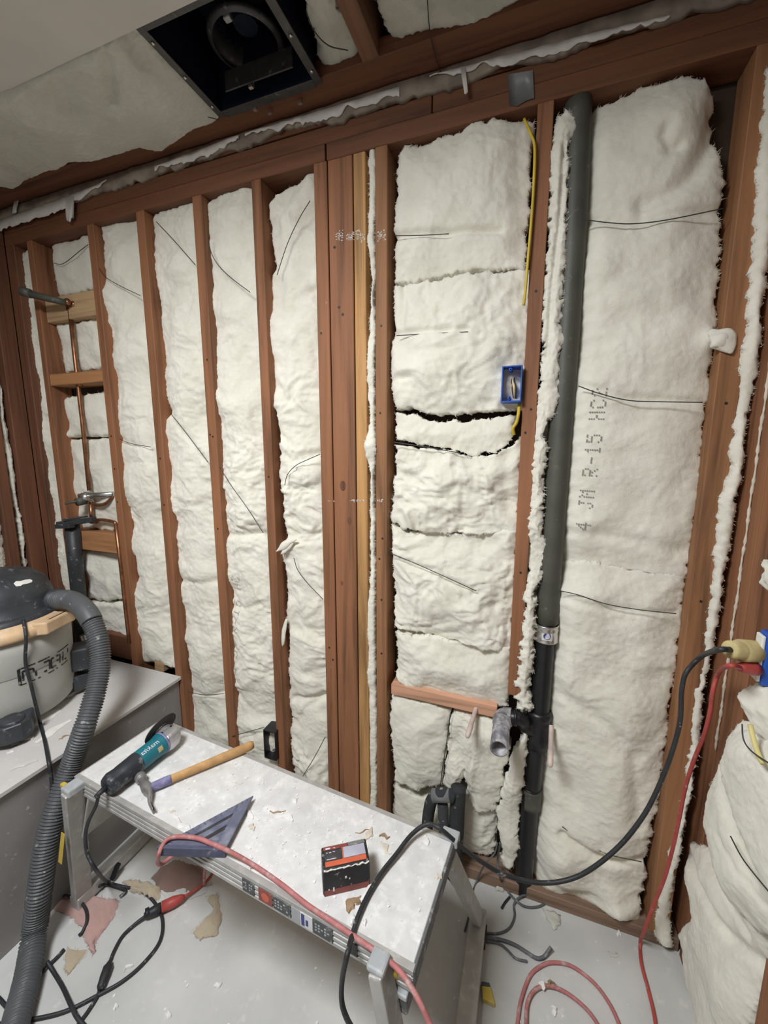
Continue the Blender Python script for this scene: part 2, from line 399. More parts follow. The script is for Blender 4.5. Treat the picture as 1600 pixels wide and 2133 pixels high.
    if sag: V[:, 2] -= sag*wide
    I = np.arange((nv+1)*(nu+1)).reshape(nv+1, nu+1)
    F = np.stack([I[:-1, :-1], I[:-1, 1:], I[1:, 1:], I[1:, :-1]], -1).reshape(-1, 4)
    o = obj(name, (V, F), M[mat], parent, True, label, cat, group)
    if key: BATT[key] = (V, F, o)
    # loose fibres fringing the rim
    if tufts:
        ring = np.concatenate([I[1, 1:-1], I[1:-1, -2], I[-2, 1:-1][::-1], I[1:-1, 1][::-1]])
        ctr = g.mean(0); k = int(len(ring)*1.6*tufts); mb = MB(); r2 = np.random.default_rng(seed)
        for q in r2.integers(0, len(ring), k):
            i = ring[q]; nxt = ring[(q+3) % len(ring)]
            tg = g[nxt]-g[i]; out = np.array([tg[1], -tg[0]]); nn = np.linalg.norm(out)
            if nn < 1e-6: continue
            out /= nn
            if out @ (g[i]-ctr) < 0: out = -out
            out = out+r2.normal(0, .7, 2); ln = r2.uniform(.002, .0065)*(2.0 if r2.random() < .05 else 1)
            d = np.zeros(3); d[oth[0]], d[oth[1]] = out; d += pn*r2.uniform(-.1, .6); d /= np.linalg.norm(d)
            sd = np.cross(d, pn); sd /= np.linalg.norm(sd)+1e-9; wd = r2.uniform(.0004, .0011)
            b0 = V[i]+pn*.0-d*.003; mid = b0+d*ln*.55+r2.normal(0, .0014, 3); tip = b0+d*ln+r2.normal(0, .0025, 3)
            mb.add([b0-sd*wd, b0+sd*wd, mid+sd*wd*.7, mid-sd*wd*.7, tip], [(0, 1, 2, 3), (3, 2, 4)])
        if mb.f: obj('loose_fibres', mb, M[mat], o, True, kind='stuff')
    return o

# ------------------------------------------------------------------ the setting
XL, XR, ZC, PLB = -2.13, 0.48, 2.43, 2.295     # left wall, right wall, joist underside, underside of the plates
def wx(u, v=930, y=0.0): return float(P(u, v, 'y', y)[0])
mb = MB(); mb.box(XL-.15, XR+.15, -3.2, .12, -.05, 0.0)
floor = obj('floor', mb, M['floor'], label='dusty grey painted floor strewn with scraps and cords', kind='structure')
wb = MB(); wb.box(XL-.1, XR+.1, .098, .13, 0, 2.7)
wall_back = obj('wall_back', wb, M['sheath'], label='open stud wall with dark boards behind the insulation', kind='structure')
def member(name, x0, x1, y0, y1, z0, z1, mat, parent=None, bev=.002):
    m = MB(); m.box(x0, x1, y0, y1, z0, z1); return obj(name, m, M[mat], parent or wall_back, bevel=bev, segs=1)
SX = {}
def stud(key, ul, ur, v, mat, y0=0.0, y1=.092, z0=.042, z1=PLB, nails=()):
    a, b = wx(ul, v), wx(ur, v); SX[key] = (a, b)
    s = member('stud', a, b, y0, y1, z0, z1, mat)
    if nails:
        n = MB()
        for q, vv in nails:
            p = P(a, 0, 'y', y0); x = a+(b-a)*q; z = P(800, vv, 'y', y0)[2]
            zz = z + 0*x
            n.lathe([(.0001, .0012), (.0032, .0012), (.0036, -.001)], (x, y0, zz), (0, -1, 0), 8)
        obj('nail_heads', n, M['nail'], s)
    return s
def zat(v, u=800): return float(P(u, v, 'y', 0)[2])
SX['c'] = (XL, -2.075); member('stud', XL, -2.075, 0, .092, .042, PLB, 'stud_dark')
stud('s0', 89, 99.5, 777, 'stud')
stud('s1', 212, 225, 777, 'stud', nails=((.5, 900), (.5, 990), (.4, 1080)))
stud('s2', 324, 339.5, 930, 'stud', nails=((.5, 960), (.5, 1080)))
stud('s3', 434, 452, 930, 'stud', nails=((.3, 900), (.6, 905), (.5, 715), (.5, 1130)))
stud('s4', 548, 566, 930, 'stud', nails=((.5, 1000),))
stud('king', 667, 691.5, 930, 'stud', nails=((.3, 680), (.4, 1370), (.7, 1395)))
SX['wide'] = (wx(692.5), wx(739)); member('stud', wx(692.5), wx(739), .004, .094, .042, 2.36, 'stud')
n = MB()
for u, v in ((706, 640), (714, 655), (697, 515)):
    p = P(u, v, 'y', .004); n.lathe([(.0001, .0012), (.004, .0012), (.0045, -.001)], p, (0, -1, 0), 8)
obj('nail_heads', n, M['nail'], wall_back)
# knots in the wide board and the tan board
for u, v, r, mt in ((714, 1012, .017, 'stud_dark'), (757, 745, .016, 'stud_dark'), (753, 1226, .014, 'stud_dark'), (752, 1548, .014, 'stud_dark'), (712, 1215, .008, 'stud_dark'), (728, 1085, .012, 'stud_dark')):
    p = P(u, v, 'y', .003); kq = MB(); a = np.linspace(0, 2*math.pi, 18, endpoint=False)
    kq.prism([(math.cos(t)*r*.62, math.sin(t)*r) for t in a], p+np.array([0, -.0002 if u > 740 else .0004, 0]), (1, 0, 0), (0, 0, 1), (0, .004, 0)); obj('knot', kq, M[mt], wall_back)
stud('tan', 741.5, 764, 930, 'stud_tan', y0=.002)
stud('s5', 783, 806, 930, 'stud_orange', nails=((.5, 678), (.4, 860), (.6, 1122), (.3, 1165), (.5, 1250), (.5, 1362)))
stud('s6', 1084, 1114, 930, 'stud', z0=.71, nails=((.5, 645), (.6, 862), (.3, 905), (.5, 1165), (.5, 1430)))
stud('s7', 1476, 1527, 930, 'stud_orange', nails=((.5, 862), (.5, 1183)))
# chalky flecks crossing the stud faces
for v0, us in ((1043, ((684, 688), (694, 697), (728, 731), (733, 741), (743, 761), (786, 797))), (492, ((700, 715), (722, 738), (742, 760), (787, 803)))):
    m = MB()
    for ua, ub in us:
        for k in range(int((ub-ua)*(1.2 if v0 > 600 else 2.5))):
            u = random.uniform(ua, ub); v = v0+random.gauss(0, 1.0 if v0 > 600 else 5); p = P(u, v, 'y', -.0004 if (u < 692 or u > 782) else .0016 if u > 741 else .0036)
            m.obox(p, (random.uniform(.0006, .0022), 0, 0), (0, .0004, 0), (0, 0, random.uniform(.0005, .0016)))
    obj('chalk_flecks', m, M['paper'], wall_back, kind='stuff')
# plates
member('sole_plate', XL, wx(880, 1700), .0, .092, 0, .04, 'plate')
member('sole_plate', wx(880, 1700), XR, .004, .092, 0, .042, 'sole')
member('top_plate', XL, -.62, 0, .092, PLB, PLB+.045, 'plate'); member('top_plate', -.615, XR, 0, .092, PLB, PLB+.045, 'plate')
member('top_plate', XL, -.30, 0.001, .092, PLB+.046, PLB+.09, 'plate'); member('top_plate', -.297, XR, 0.001, .092, PLB+.046, PLB+.09, 'plate')
# a broken edge of old gypsum left along the ceiling line
def strip_mesh(top, bot, ax, val, th, seed=0, n=160, amp=.006):
    l, r = poly2(top, ax, val), poly2(bot, ax, val); t = np.linspace(0, 1, n)
    a, b = resamp(l, t), resamp(r, t); p = np.c_[b, np.zeros(n)]
    b = b+np.c_[0*t, amp*fbm(p, 30, 3, seed, .7)]
    rows = []
    for q, off in ((a, 0), ((a+b)/2, -th*.4), (b, 0)):
        z = np.zeros((n, 3)); oth = [i for i in range(3) if i != AX[ax]]
        z[:, oth[0]], z[:, oth[1]] = q[:, 0], q[:, 1]; z[:, AX[ax]] = val+off+.002*vnoise(np.c_[q*40, 0*t], seed+3); rows.append(z)
    for q in (b, a):
        z = np.zeros((n, 3)); oth = [i for i in range(3) if i != AX[ax]]
        z[:, oth[0]], z[:, oth[1]] = q[:, 0], q[:, 1]; z[:, AX[ax]] = val+th; rows.append(z)
    V = np.concatenate(rows); I = np.arange(5*n).reshape(5, n); F = []
    for k in range(5):
        A, Bq = I[k], I[(k+1) % 5]; F.append(np.stack([A[:-1], A[1:], Bq[1:], Bq[:-1]], -1))
    return V, np.concatenate(F)
def linz(x0, x1, z, y): return x0, x1, z, y
nN = 420; tt = np.linspace(0, 1, nN); xs = XL+(XR-XL)*tt
pp = np.c_[xs, 0*xs, 0*xs]
rows = []
for z, y, am in ((2.424, -.002, .0), (2.424, -.014, .0), (2.388, -.013, .010), (2.384, -.0005, .010)):
    zz = z+am*fbm(pp, 9, 4, int(z*100), .65); yy = y+.002*vnoise(pp*25, 5); rows.append(np.c_[xs, yy, zz])
V = np.concatenate(rows); I = np.arange(4*nN).reshape(4, nN)
F = np.concatenate([np.stack([I[k][:-1], I[k][1:], I[(k+1) % 4][1:], I[(k+1) % 4][:-1]], -1) for k in range(4)])
obj('gypsum_edge', (V, F), M['oldgyp'], wall_back, label='broken grey gypsum edge along the ceiling line')
# blocking between studs
def quad_block(name, quad, y0, mat, y1=.092, drop=None):
    q = [P(u, v, 'y', y0) for u, v in quad]
    m = MB(); vs = [(p[0], y0, p[2]) for p in q]+[(p[0], y1, p[2]) for p in q]
    m.add(vs, [(0, 1, 2, 3), (7, 6, 5, 4), (0, 4, 5, 1), (1, 5, 6, 2), (2, 6, 7, 3), (3, 7, 4, 0)])
    return obj(name, m, M[mat], wall_back, bevel=.0015, segs=1, label=None)
s0r, s1l = SX['s0'][1]+.001, SX['s1'][0]-.001
for z0, z1, y0, mt in ((zat(664, 150)-.0, zat(607, 150), .022, 'block_tan'), ):
    pass
zb1a, zb1b = P(150, 664, 'y', .022)[2], P(150, 612, 'y', .022)[2]
member('blocking', s0r, s1l, .022, .092, zb1a, zb1b, 'block_tan')
zb2a, zb2b = P(165, 799, 'y', .004)[2], P(165, 774, 'y', .004)[2]
member('blocking', s0r, s1l, .004, .092, zb2a, zb2b, 'block_orange')
zb3a, zb3b = P(215, 1150, 'y', .012)[2], P(215, 1111, 'y', .012)[2]
member('blocking', s0r, s1l, .012, .092, zb3a, zb3b, 'block_orange')
member('blocking', s0r, s1l, .03, .092, .495, P(250, 1325, 'y', .03)[2], 'stud_dark')
nog = quad_block('blocking', [(815, 1424), (1036, 1472), (1034, 1496), (815, 1446)], .002, 'block_pink')
quad_block('blocking', [(320, 1299), (338, 1306), (341, 1400), (322, 1396)], .028, 'block_tan')

# left wall
wl = MB(); wl.box(XL-.13, XL-.095, -3.2, .1, 0, 2.7)
wall_left = obj('wall_left', wl, M['sheath'], label='stud wall at the head of the board covered tub', kind='structure')
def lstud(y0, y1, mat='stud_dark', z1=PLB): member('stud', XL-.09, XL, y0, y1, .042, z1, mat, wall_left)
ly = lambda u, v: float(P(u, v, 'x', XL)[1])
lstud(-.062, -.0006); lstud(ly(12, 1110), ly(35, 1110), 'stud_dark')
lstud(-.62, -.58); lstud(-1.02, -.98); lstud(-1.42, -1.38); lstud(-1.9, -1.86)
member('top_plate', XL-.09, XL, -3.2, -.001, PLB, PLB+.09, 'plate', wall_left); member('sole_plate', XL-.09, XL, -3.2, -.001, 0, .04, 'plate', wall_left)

# right wall
wr = MB(); wr.box(XR+.095, XR+.13, -3.2, .1, 0, 2.7)
wall_right = obj('wall_right', wr, M['sheath'], label='stud wall with torn insulation and a live outlet', kind='structure')
ry = lambda u, v: float(P(u, v, 'x', XR)[1])
def rstud(y0, y1, mat='stud'): return member('stud', XR, XR+.09, min(y0, y1), max(y0, y1), .042, PLB, mat, wall_right)
yA, yB = ry(1512, 1170), ry(1546, 1170)
rstud(.085, yB, 'stud'); rstud(yB-.004, yB-.046, 'stud'); rstud(yB-.050, yB-.094, 'stud')
m = MB(); yy = yB-.012
m.tube(smooth([(XR-.0025, yB-.006+.002*math.sin(k*2.1), z) for k, z in enumerate(np.linspace(.7, 1.75, 22))], 6), [.0016+.0028*abs(math.sin(k*.37)*math.sin(k*1.13)) for k in range(127)], 6)
obj('plaster_smear', m, M['chip'], wall_right, True, label='pale plaster smear down the stud joint')
yE = ry(1600, 1969); rstud(yE-.045, yE, 'stud')
rstud(-.80, -.755); rstud(-1.2, -1.155); rstud(-1.6, -1.555)
member('top_plate', XR, XR+.09, -3.2, -.001, PLB, PLB+.09, 'plate', wall_right); member('sole_plate', XR, XR+.09, -3.2, -.001, 0, .042, 'plate', wall_right)

# ceiling: drywall behind, open joist bays in front of it
m = MB(); m.box(XL-.1, XR+.1, -3.2, -.362, ZC-.014, ZC)
ceiling = obj('ceiling', m, M['drywall'], label='white drywall ceiling cut back to bare joists near the wall', kind='structure')
m = MB(); m.box(XL-.1, XR+.1, -3.2, .2, ZC+.22, ZC+.24); obj('roof_boards', m, M['sheath'], ceiling)
m = MB(); m.box(XL, XR, -.092, -.003, ZC, ZC+.042); obj('nailer', m, M['plate'], ceiling, bevel=.002)
m = MB(); m.box(XL, XR, -.0, .092, ZC-.042, ZC+.12); obj('rim_board', m, M['plate'], ceiling)
for x0, x1 in ((-2.02, -1.975), (-1.52, -1.475), (-.962, -.918), (-.46, -.415), (.10, .145)):
    m = MB(); m.box(x0, x1, -3.1, -.093 if x0 != -.46 else -.05, ZC+.001 if x0 == -.46 else ZC+.043, ZC+.16); obj('joist', m, M['joist'], ceiling, bevel=.002)

# ------------------------------------------------------------------ insulation in the back wall
WB = 'insulation batts in the back wall'
X = lambda k, i: SX[k][i]
batt('insulation_batt', 'narrow wool batt beside the corner studs above the tub', K('c3', (60, 235), (45, 350), (75, 500), (105, 680), (130, 850), (160, 1000), (185, 1250), (180, 1400), (215, 1600), (250, 1760), (300, 1900), (305, 2000))+K('d1', (310, 200), (335, 330), (350, 460)), X('s0', 0)-.002, K('c3', (60, 235), (110, 250), (170, 235)), None, val=.03, bulge=.008, round_=.02, rough=.5, group=WB)
b = [K('c3', (300, 200), (315, 300), (330, 420), (345, 520))]
s1 = X('s1', 0)-.002
batt('insulation_batt', 'small wool piece above the tan blocking at the shower arm', K('c3', (300, 200), (315, 300), (330, 420), (345, 525)), s1, K('c3', (300, 200), (440, 165), (545, 125)), K('c3', (345, 525), (450, 510), (570, 485)), val=.055, bulge=.008, rough=.4, group=WB)
batt('insulation_batt', 'small wool piece under the tan blocking behind the copper riser', K('c3', (335, 690), (345, 780), (355, 880), (385, 1000)), s1, K('c3', (335, 690), (600, 655)), K('c3', (385, 1005), (620, 980)), val=.055, bulge=.008, rough=.4, group=WB)
batt('insulation_batt', 'wool piece under the orange blocking behind the copper riser', K('c3', (385, 1150), (400, 1250), (415, 1340), (390, 1405)), s1, K('c3', (385, 1130), (640, 1100)), K('c3', (390, 1405), (480, 1390), (690, 1395)), val=.055, bulge=.012, rough=.4, group=WB)
batt('insulation_batt', 'wool piece level with the shower valve', K('c3', (385, 1415), (410, 1460), (415, 1600), (425, 1720), (450, 1790), (470, 1960)), s1, K('c3', (385, 1415), (480, 1400), (690, 1405)), K('c3', (470, 1960), (710, 1980)), val=.055, bulge=.012, rough=.5, group=WB)
batt('insulation_batt', 'wool piece below the valve beside the black drain', K('d1', (430, 165), (515, 300), (525, 440)), s1, K('d1', (430, 165), (480, 135), (540, 130), (740, 170)), K('d1', (525, 440), (640, 455), (770, 420)), val=.05, bulge=.015, rough=.6, group=WB)
batt('insulation_batt', 'lowest wool piece behind the tub drain', K('d1', (500, 445), (510, 560), (520, 660)), s1, K('d1', (500, 445), (640, 460), (775, 430)), K('d1', (520, 660), (690, 655), (740, 668), (810, 655)), val=.05, bulge=.012, rough=.6, group=WB)
batt('insulation_batt', 'full height batt in the bay beside the shower plumbing', K('c3', (600, 95), (628, 210), (608, 350), (608, 470), (600, 600), (640, 760), (665, 900), (675, 1000), (700, 1130), (722, 1250), (730, 1400), (715, 1560), (735, 1700), (765, 1800), (795, 1930), (800, 2080))+K('d1', (830, 170), (845, 300), (810, 400), (825, 500), (810, 600), (850, 700), (858, 820)), X('s2', 0)-.002, K('c3', (600, 95), (640, 62), (700, 42), (850, 28)), K('d1', (858, 820), (960, 850), (1085, 870)), val=.035, bulge=.018, rough=.6, group=WB,
     creases=((K('c3', (730, 470), (740, 620), (690, 780), (690, 900)), .010, .03), (K('c3', (740, 1395), (800, 1430), (930, 1455)), .006, .012)))
batt('insulation_batt', 'full height batt whose rim steps back halfway up', K('c3', (930, 45), (945, 150), (945, 350), (975, 550), (980, 700), (985, 850), (1000, 1000), (1015, 1150), (1058, 1250), (1015, 1310), (1015, 1450), (1030, 1600), (1035, 1750), (1075, 1900), (1080, 2050))+K('d1', (1085, 150), (1100, 250), (1110, 320), (1080, 420), (1075, 560), (1085, 680), (1135, 710), (1150, 780), (1165, 900), (1165, 1050), (1172, 1200), (1172, 1300), (1172, 1400)), X('s3', 0)-.002, [(313, 455), (316, 444), (350, 430), (402, 418)], .1, val=.033, bulge=.018, rough=.6, group=WB,
     creases=((K('c3', (1055, 1250), (1180, 1400), (1290, 1555)), .007, .012), (K('d1', (1080, 320), (1200, 340), (1330, 330)), .008, .015), (K('d2', (270, 1010), (380, 1030), (490, 1020)), .008, .012)))
e_batt = batt('insulation_batt', 'full height batt with faint print near its foot', K('c4', (85, 0), (75, 100), (65, 300), (95, 500), (100, 650), (108, 830), (85, 930), (100, 1050), (120, 1200), (145, 1350), (155, 1480), (175, 1600), (165, 1750), (180, 1860), (175, 1960), (150, 2060))+K('d2', (455, 130), (480, 250), (490, 380), (485, 600), (500, 780), (485, 890), (510, 1000), (520, 1150), (545, 1290), (525, 1330), (530, 1420)), X('s4', 0)-.002, [(424, 410), (428, 392), (440, 380), (512, 368)], .1, val=.03, bulge=.02, rough=1.0, group=WB, key='e',
     creases=((K('c4', (180, 1990), (300, 2000), (450, 1990)), .012, .012), (K('d2', (490, 470), (640, 500), (770, 440)), .010, .012), (K('d2', (545, 1285), (640, 1260), (760, 1240)), .008, .012)))
f_batt = batt('insulation_batt', 'full height batt with torn flaps beside the wide board', K('c4', (470, 0), (480, 180), (495, 300), (512, 392), (480, 450), (475, 600), (470, 780), (490, 950), (500, 1130), (520, 1280), (545, 1450), (540, 1650), (565, 1760), (555, 1900), (585, 2010), (540, 2110))+K('d2', (855, 220), (865, 300), (870, 420), (875, 560), (880, 700), (870, 850), (880, 1000), (855, 1095), (888, 1140), (895, 1250), (900, 1400), (915, 1500), (925, 1600)), X('king', 0)-.002, [(556, 390), (558, 376), (572, 362), (650, 345)], .05, val=.03, bulge=.02, rough=1.0, group=WB,
     creases=((K('c4', (545, 1480), (640, 1540), (790, 1500)), .012, .014), (K('d2', (850, 1090), (950, 1055), (1110, 1050)), .016, .014), (K('c4', (590, 2010), (700, 1990), (800, 2000)), .010, .014)),
     bumps=((K('d2', (900, 100))[0], .025, .03), (K('d2', (930, 300))[0], .015, .03), (K('d2', (890, 1075))[0], .015, .02)))
def flap(parent, pts, w, y=.02, th=.006):
    p = smooth([P(u, v, 'y', y-.012*i/len(pts)) for i, (u, v) in enumerate(pts)], 6); k = len(p)
    prof = np.sin(np.linspace(.25, 3.05, k))*w*(1+.3*vnoise(p*60, 4)); m = MB(); m.tube(p, np.maximum(prof, .0015), 8, squash=.5, up=(0, 1, 0)); return obj('torn_flap', m, M['fibre'], parent, True)
flap(f_batt, K('d2', (880, 560), (860, 650), (835, 760), (812, 850)), .012)
flap(f_batt, K('d2', (940, 70), (890, 90), (850, 120), (815, 145)), .012, y=.0)
flap(f_batt, K('d2', (925, 85), (880, 130), (845, 160)), .009, y=.002)
batt('insulation_strip', 'thin white wool squeezed out between two studs beside the tan stud', [(764, 300), (764, 420), (762, 500), (768, 550), (771, 600), (766, 680), (763, 760), (763, 830), (768, 880), (758, 925), (760, 950), (766, 970), (770, 985), (768, 1100), (768, 1230), (763, 1260), (766, 1360), (763, 1430), (766, 1520), (766, 1690)],
     [(783, 300), (782, 420), (781, 540), (778, 600), (784, 680), (783, 760), (781, 830), (780, 880), (785, 910), (788, 930), (782, 968), (779, 985), (781, 1100), (782, 1260), (784, 1400), (785, 1500), (783, 1690)], val=.004, bulge=.01, round_=.01, rough=.35, ragged=.002, res=.004, thick=.05, group=WB, cat='insulation', tufts=.6, bumps=(((773, 930), .018, .035), ((773, 760), .008, .05)))
# bay of short pieces
H = 'short batts stacked in the bay with the blue box'
sm1 = [(819, 591), (861, 589), (908, 578), (969, 567), (1094, 561)]
sm2 = [(820, 858), (858, 854), (891, 868), (969, 866), (1016, 861), (1080, 856)]
sm3 = [(819, 920), (898, 935), (976, 949), (1016, 949), (1060, 929)]
sm4 = [(810, 1087), (841, 1104), (891, 1107), (969, 1114), (1016, 1111), (1070, 1101)]
sm5 = [(817, 1312), (847, 1315), (908, 1325), (969, 1339), (1058, 1352)]
sm6 = [(820, 1420), (864, 1433), (915, 1447), (962, 1457), (1046, 1470)]
up_ = lambda l, d: [(u, v+d) for u, v in l]
x6 = SX['s6'][0]+.008
batt('insulation_batt', 'topmost short batt of the bay above the blue box', [(822, 312), (820, 450), (817, 591)], [(1117, 246), (1114, 300), (1104, 440), (1094, 561)], [(822, 312), (900, 285), (960, 270), (987, 250), (1015, 257), (1060, 250), (1117, 246)], up_(sm1, 7), val=.02, bulge=.02, rough=.45, roundt=.25, group=H, creases=(([(822, 491), (930, 489), (1040, 481)], .018, .010), ([(1085, 258), (1088, 400), (1085, 520)], .012, .03)))
batt('insulation_batt', 'short batt bulging around the blue box', [(818, 594), (815, 660), (808, 740), (814, 800), (820, 857)], x6, up_(sm1, -5), up_(sm2, 0), val=.02, bulge=.03, rough=.85, roundt=.25, group=H, creases=(([(822, 697), (900, 694), (975, 690)], .012, .008), ([(842, 600), (843, 640), (838, 690)], .012, .012)), bumps=(((1062, 690), .02, .05),))
batt('insulation_batt', 'thin short batt just below the blue box with a dark gap over it', [(819, 862), (816, 890), (819, 919)], [(1078, 862), (1072, 900), (1062, 929)], up_(sm2, 1), up_(sm3, 6), val=.025, bulge=.022, rough=.7, round_=.03, roundt=.25, group=H)
batt('insulation_batt', 'short batt fourth from the top of its bay', [(819, 923), (815, 1000), (813, 1050), (808, 1086)], x6, up_(sm3[:-1], -7)+[(1060, 924), (1082, 900)], up_(sm4, 7), val=.015, bulge=.026, rough=1.0, roundt=.25, group=H, creases=(([(1058, 935), (1052, 1000), (1060, 1060)], .010, .02),))
batt('insulation_batt', 'short batt fifth from the top of its bay crossed by a slanting wire', [(812, 1090), (815, 1200), (817, 1311)], x6, up_(sm4, -7), up_(sm5, 8), val=.018, bulge=.028, rough=1.0, roundt=.25, group=H, creases=(([(815, 1155), (900, 1190), (992, 1230)], .010, .010), ([(1063, 1240), (1030, 1260), (1060, 1290)], .012, .03)))
batt('insulation_batt', 'short batt resting on the pinkish blocking', [(820, 1315), (823, 1370), (820, 1420)], x6, up_(sm5, -7), up_(sm6, 5), val=.018, bulge=.024, rough=.6, roundt=.25, group=H)
batt('insulation_batt', 'square wool piece under the pinkish blocking beside a dark slit', K('d3', (110, 878), (88, 970), (95, 1150), (100, 1280), (110, 1425)), K('d3', (470, 985), (450, 1150), (420, 1350), (408, 1455)), K('d3', (110, 878), (300, 920), (470, 983)), K('d3', (110, 1425), (200, 1460), (250, 1490), (330, 1475), (408, 1455)), val=.012, bulge=.02, rough=.5, roundt=.25, group=H)
batt('insulation_batt', 'folded wool piece hanging behind the open drain stub', K('d3', (484, 985), (455, 1150), (425, 1350), (414, 1460)), K('d3', (830, 1030), (835, 1200), (800, 1450), (752, 1635)), K('d3', (484, 985), (600, 1000), (735, 1022), (830, 1030)), K('d3', (414, 1460), (460, 1470), (550, 1400), (565, 1450), (570, 1560), (640, 1640), (752, 1635)), val=.008, bulge=.03, rough=.35, roundt=.25, group=H, creases=((K('d3', (640, 1020), (650, 1200), (600, 1500)), .012, .03), (K('d3', (560, 1050), (500, 1200), (545, 1350)), .012, .02)))
batt('insulation_batt', 'lowest wool piece in the bay behind the foam covered pipes', K('d3', (105, 1440), (105, 1650), (105, 1890)), K('d3', (780, 1500), (775, 1700), (745, 1880)), K('d3', (105, 1440), (300, 1510), (450, 1480), (780, 1500)), None, val=.045, bulge=.015, rough=.5, roundt=.25, group=H)
batt('insulation_strip', 'long rolled wool end hanging beside the black drain pipe', K('d3', (850, 1250), (800, 1430), (765, 1600), (752, 1700), (765, 1800), (790, 1950)), K('d3', (950, 1090), (935, 1300), (912, 1500), (905, 1700), (892, 1850), (875, 1960)), K('d3', (850, 1250), (900, 1150), (950, 1090)), K('d3', (790, 1950), (830, 1990), (875, 1960)), val=-.008, bulge=.02, rough=.2, round_=.03, thick=.03)
# beside the drain
batt('insulation_strip', 'crumpled wool strip between stud and drain pipe', [(1152, 235), (1149, 300), (1143, 440), (1136, 520), (1126, 700), (1114, 900), (1104, 1060), (1097, 1160), (1088, 1290), (1076, 1480)], [(1210, 226), (1190, 290), (1186, 390)]+K('c6', (370, 180), (355, 300), (335, 520), (325, 700), (350, 800), (322, 900), (325, 1080), (295, 1250), (255, 1310), (235, 1400), (250, 1480), (230, 1560), (222, 1700), (215, 1850), (215, 1950), (235, 2060))+K('d3', (1040, 180), (1000, 260), (1000, 400), (990, 500), (985, 650), (970, 770), (960, 900), (1000, 990)), [(1160, 235), (1190, 214), (1210, 226)], None, val=-.010, bulge=.012, round_=.025, rough=.6, ragged=.008, res=.004, thick=.055, tufts=1.6, creases=([(1158, 320), (1156, 440), (1146, 560)], .012, .006) and (([(1176, 300), (1168, 440), (1150, 600), (1140, 740)], .014, .006),))
PIPE = [(1203, 215), (1197, 440), (1180, 720), (1165, 930), (1152, 1100), (1140, 1295), (1131, 1385), (1122, 1500), (1112, 1589), (1102, 1690), (1090, 1830)]
j1 = batt('insulation_batt', 'wide upper batt with printed letters beside the drain pipe', [(1165, 232), (1150, 440), (1132, 780), (1120, 930), (1108, 1176)], K('c6', (1270, -790))+[(1500, 280), (1514, 370), (1510, 437)]+K('c6', (1330, 50), (1325, 300), (1310, 500), (1295, 700), (1265, 900), (1252, 1200), (1220, 1500), (1200, 1700), (1160, 2000))+[(1436, 1216)], [(1165, 232), (1235, 212), (1280, 195), (1350, 175), (1425, 166), (1488, 172)], [(1108, 1186), (1150, 1190), (1229, 1189), (1296, 1201), (1364, 1211), (1432, 1225)], val=.03, bulge=.022, rough=.22, roundt=.25, key='j',
     creases=((PIPE, .045, .040), ([(1492, 230), (1478, 300), (1440, 370), (1390, 410), (1340, 432)], .022, .022), ([(1382, 285), (1378, 300), (1392, 322), (1405, 318)], .014, .012), ([(1215, 458), (1320, 466), (1420, 452), (1508, 434)], .010, .010), ([(1205, 803), (1300, 830), (1465, 838)], .008, .010), ([(1140, 1105), (1280, 1115), (1430, 1150)], .010, .02)),
     bumps=(((1400, 260), .02, .07), ((1482, 706), .02, .025)))
flap(j1, [(1478, 690), (1500, 702), (1514, 718), (1524, 736)], .022, y=.0)
flap(j1, [(1480, 700), (1498, 708), (1512, 722)], .018, y=-.004)
j2 = batt('insulation_batt', 'wide lower batt creased across the bottom beside the drain pipe', [(1108, 1170), (1100, 1330), (1088, 1500), (1078, 1640), (1076, 1780), (1100, 1872)], K('d4', (1116, 145), (1098, 400), (1070, 600), (1032, 850), (1014, 1000), (978, 1350), (945, 1550), (900, 1750), (860, 2000))+[(1332, 1915)], [(1108, 1170), (1160, 1168), (1229, 1167), (1296, 1177), (1364, 1185), (1436, 1197)], [(1100, 1872), (1122, 1876), (1180, 1890), (1232, 1899), (1270, 1912), (1332, 1915)], val=.03, bulge=.03, rough=.28, roundt=.25,
     creases=((PIPE, .055, .042), (K('d4', (320, 850), (480, 950), (660, 1080), (800, 1250)), .010, .02), (K('d4', (330, 1690), (430, 1760), (600, 1860), (830, 1915)), .020, .014), (K('d4', (300, 250), (600, 330), (1030, 380)), .007, .010), (K('d4', (330, 1100), (340, 1300), (400, 1500)), .012, .03), (K('d4', (750, 1250), (780, 1500), (790, 1700)), .010, .02), ([(1118, 1800), (1180, 1850), (1330, 1870)], .012, .02)),
     bumps=(((1290, 1880), .045, .05), ((1170, 1760), .025, .05), ((1150, 1540), .015, .03)))
batt('insulation_strip', 'long ragged wool strip squeezed into the room corner', [(1595, 130)]+K('c6', (1500, 300), (1470, 600), (1440, 900), (1410, 1200), (1380, 1450), (1345, 1650), (1290, 1800), (1275, 1950))+K('d4', (1250, 250), (1210, 500), (1200, 700), (1160, 900), (1125, 1100), (1105, 1280), (1100, 1400), (1070, 1550), (1020, 1800), (960, 2050))+K('e7', (990, 620), (960, 790), (990, 840)), [(1650, 130)]+K('c6', (1625, 300), (1590, 550), (1570, 800), (1540, 1100), (1480, 1400), (1460, 1560), (1425, 1750), (1400, 1950))+K('d4', (1325, 350), (1285, 600), (1235, 850), (1205, 1050), (1175, 1250), (1145, 1500), (1085, 1750), (1045, 2000))+K('e7', (1100, 560), (1060, 700), (1075, 800), (1078, 880)), val=-.012, bulge=.012, round_=.02, rough=.35, res=.005, thick=.04)

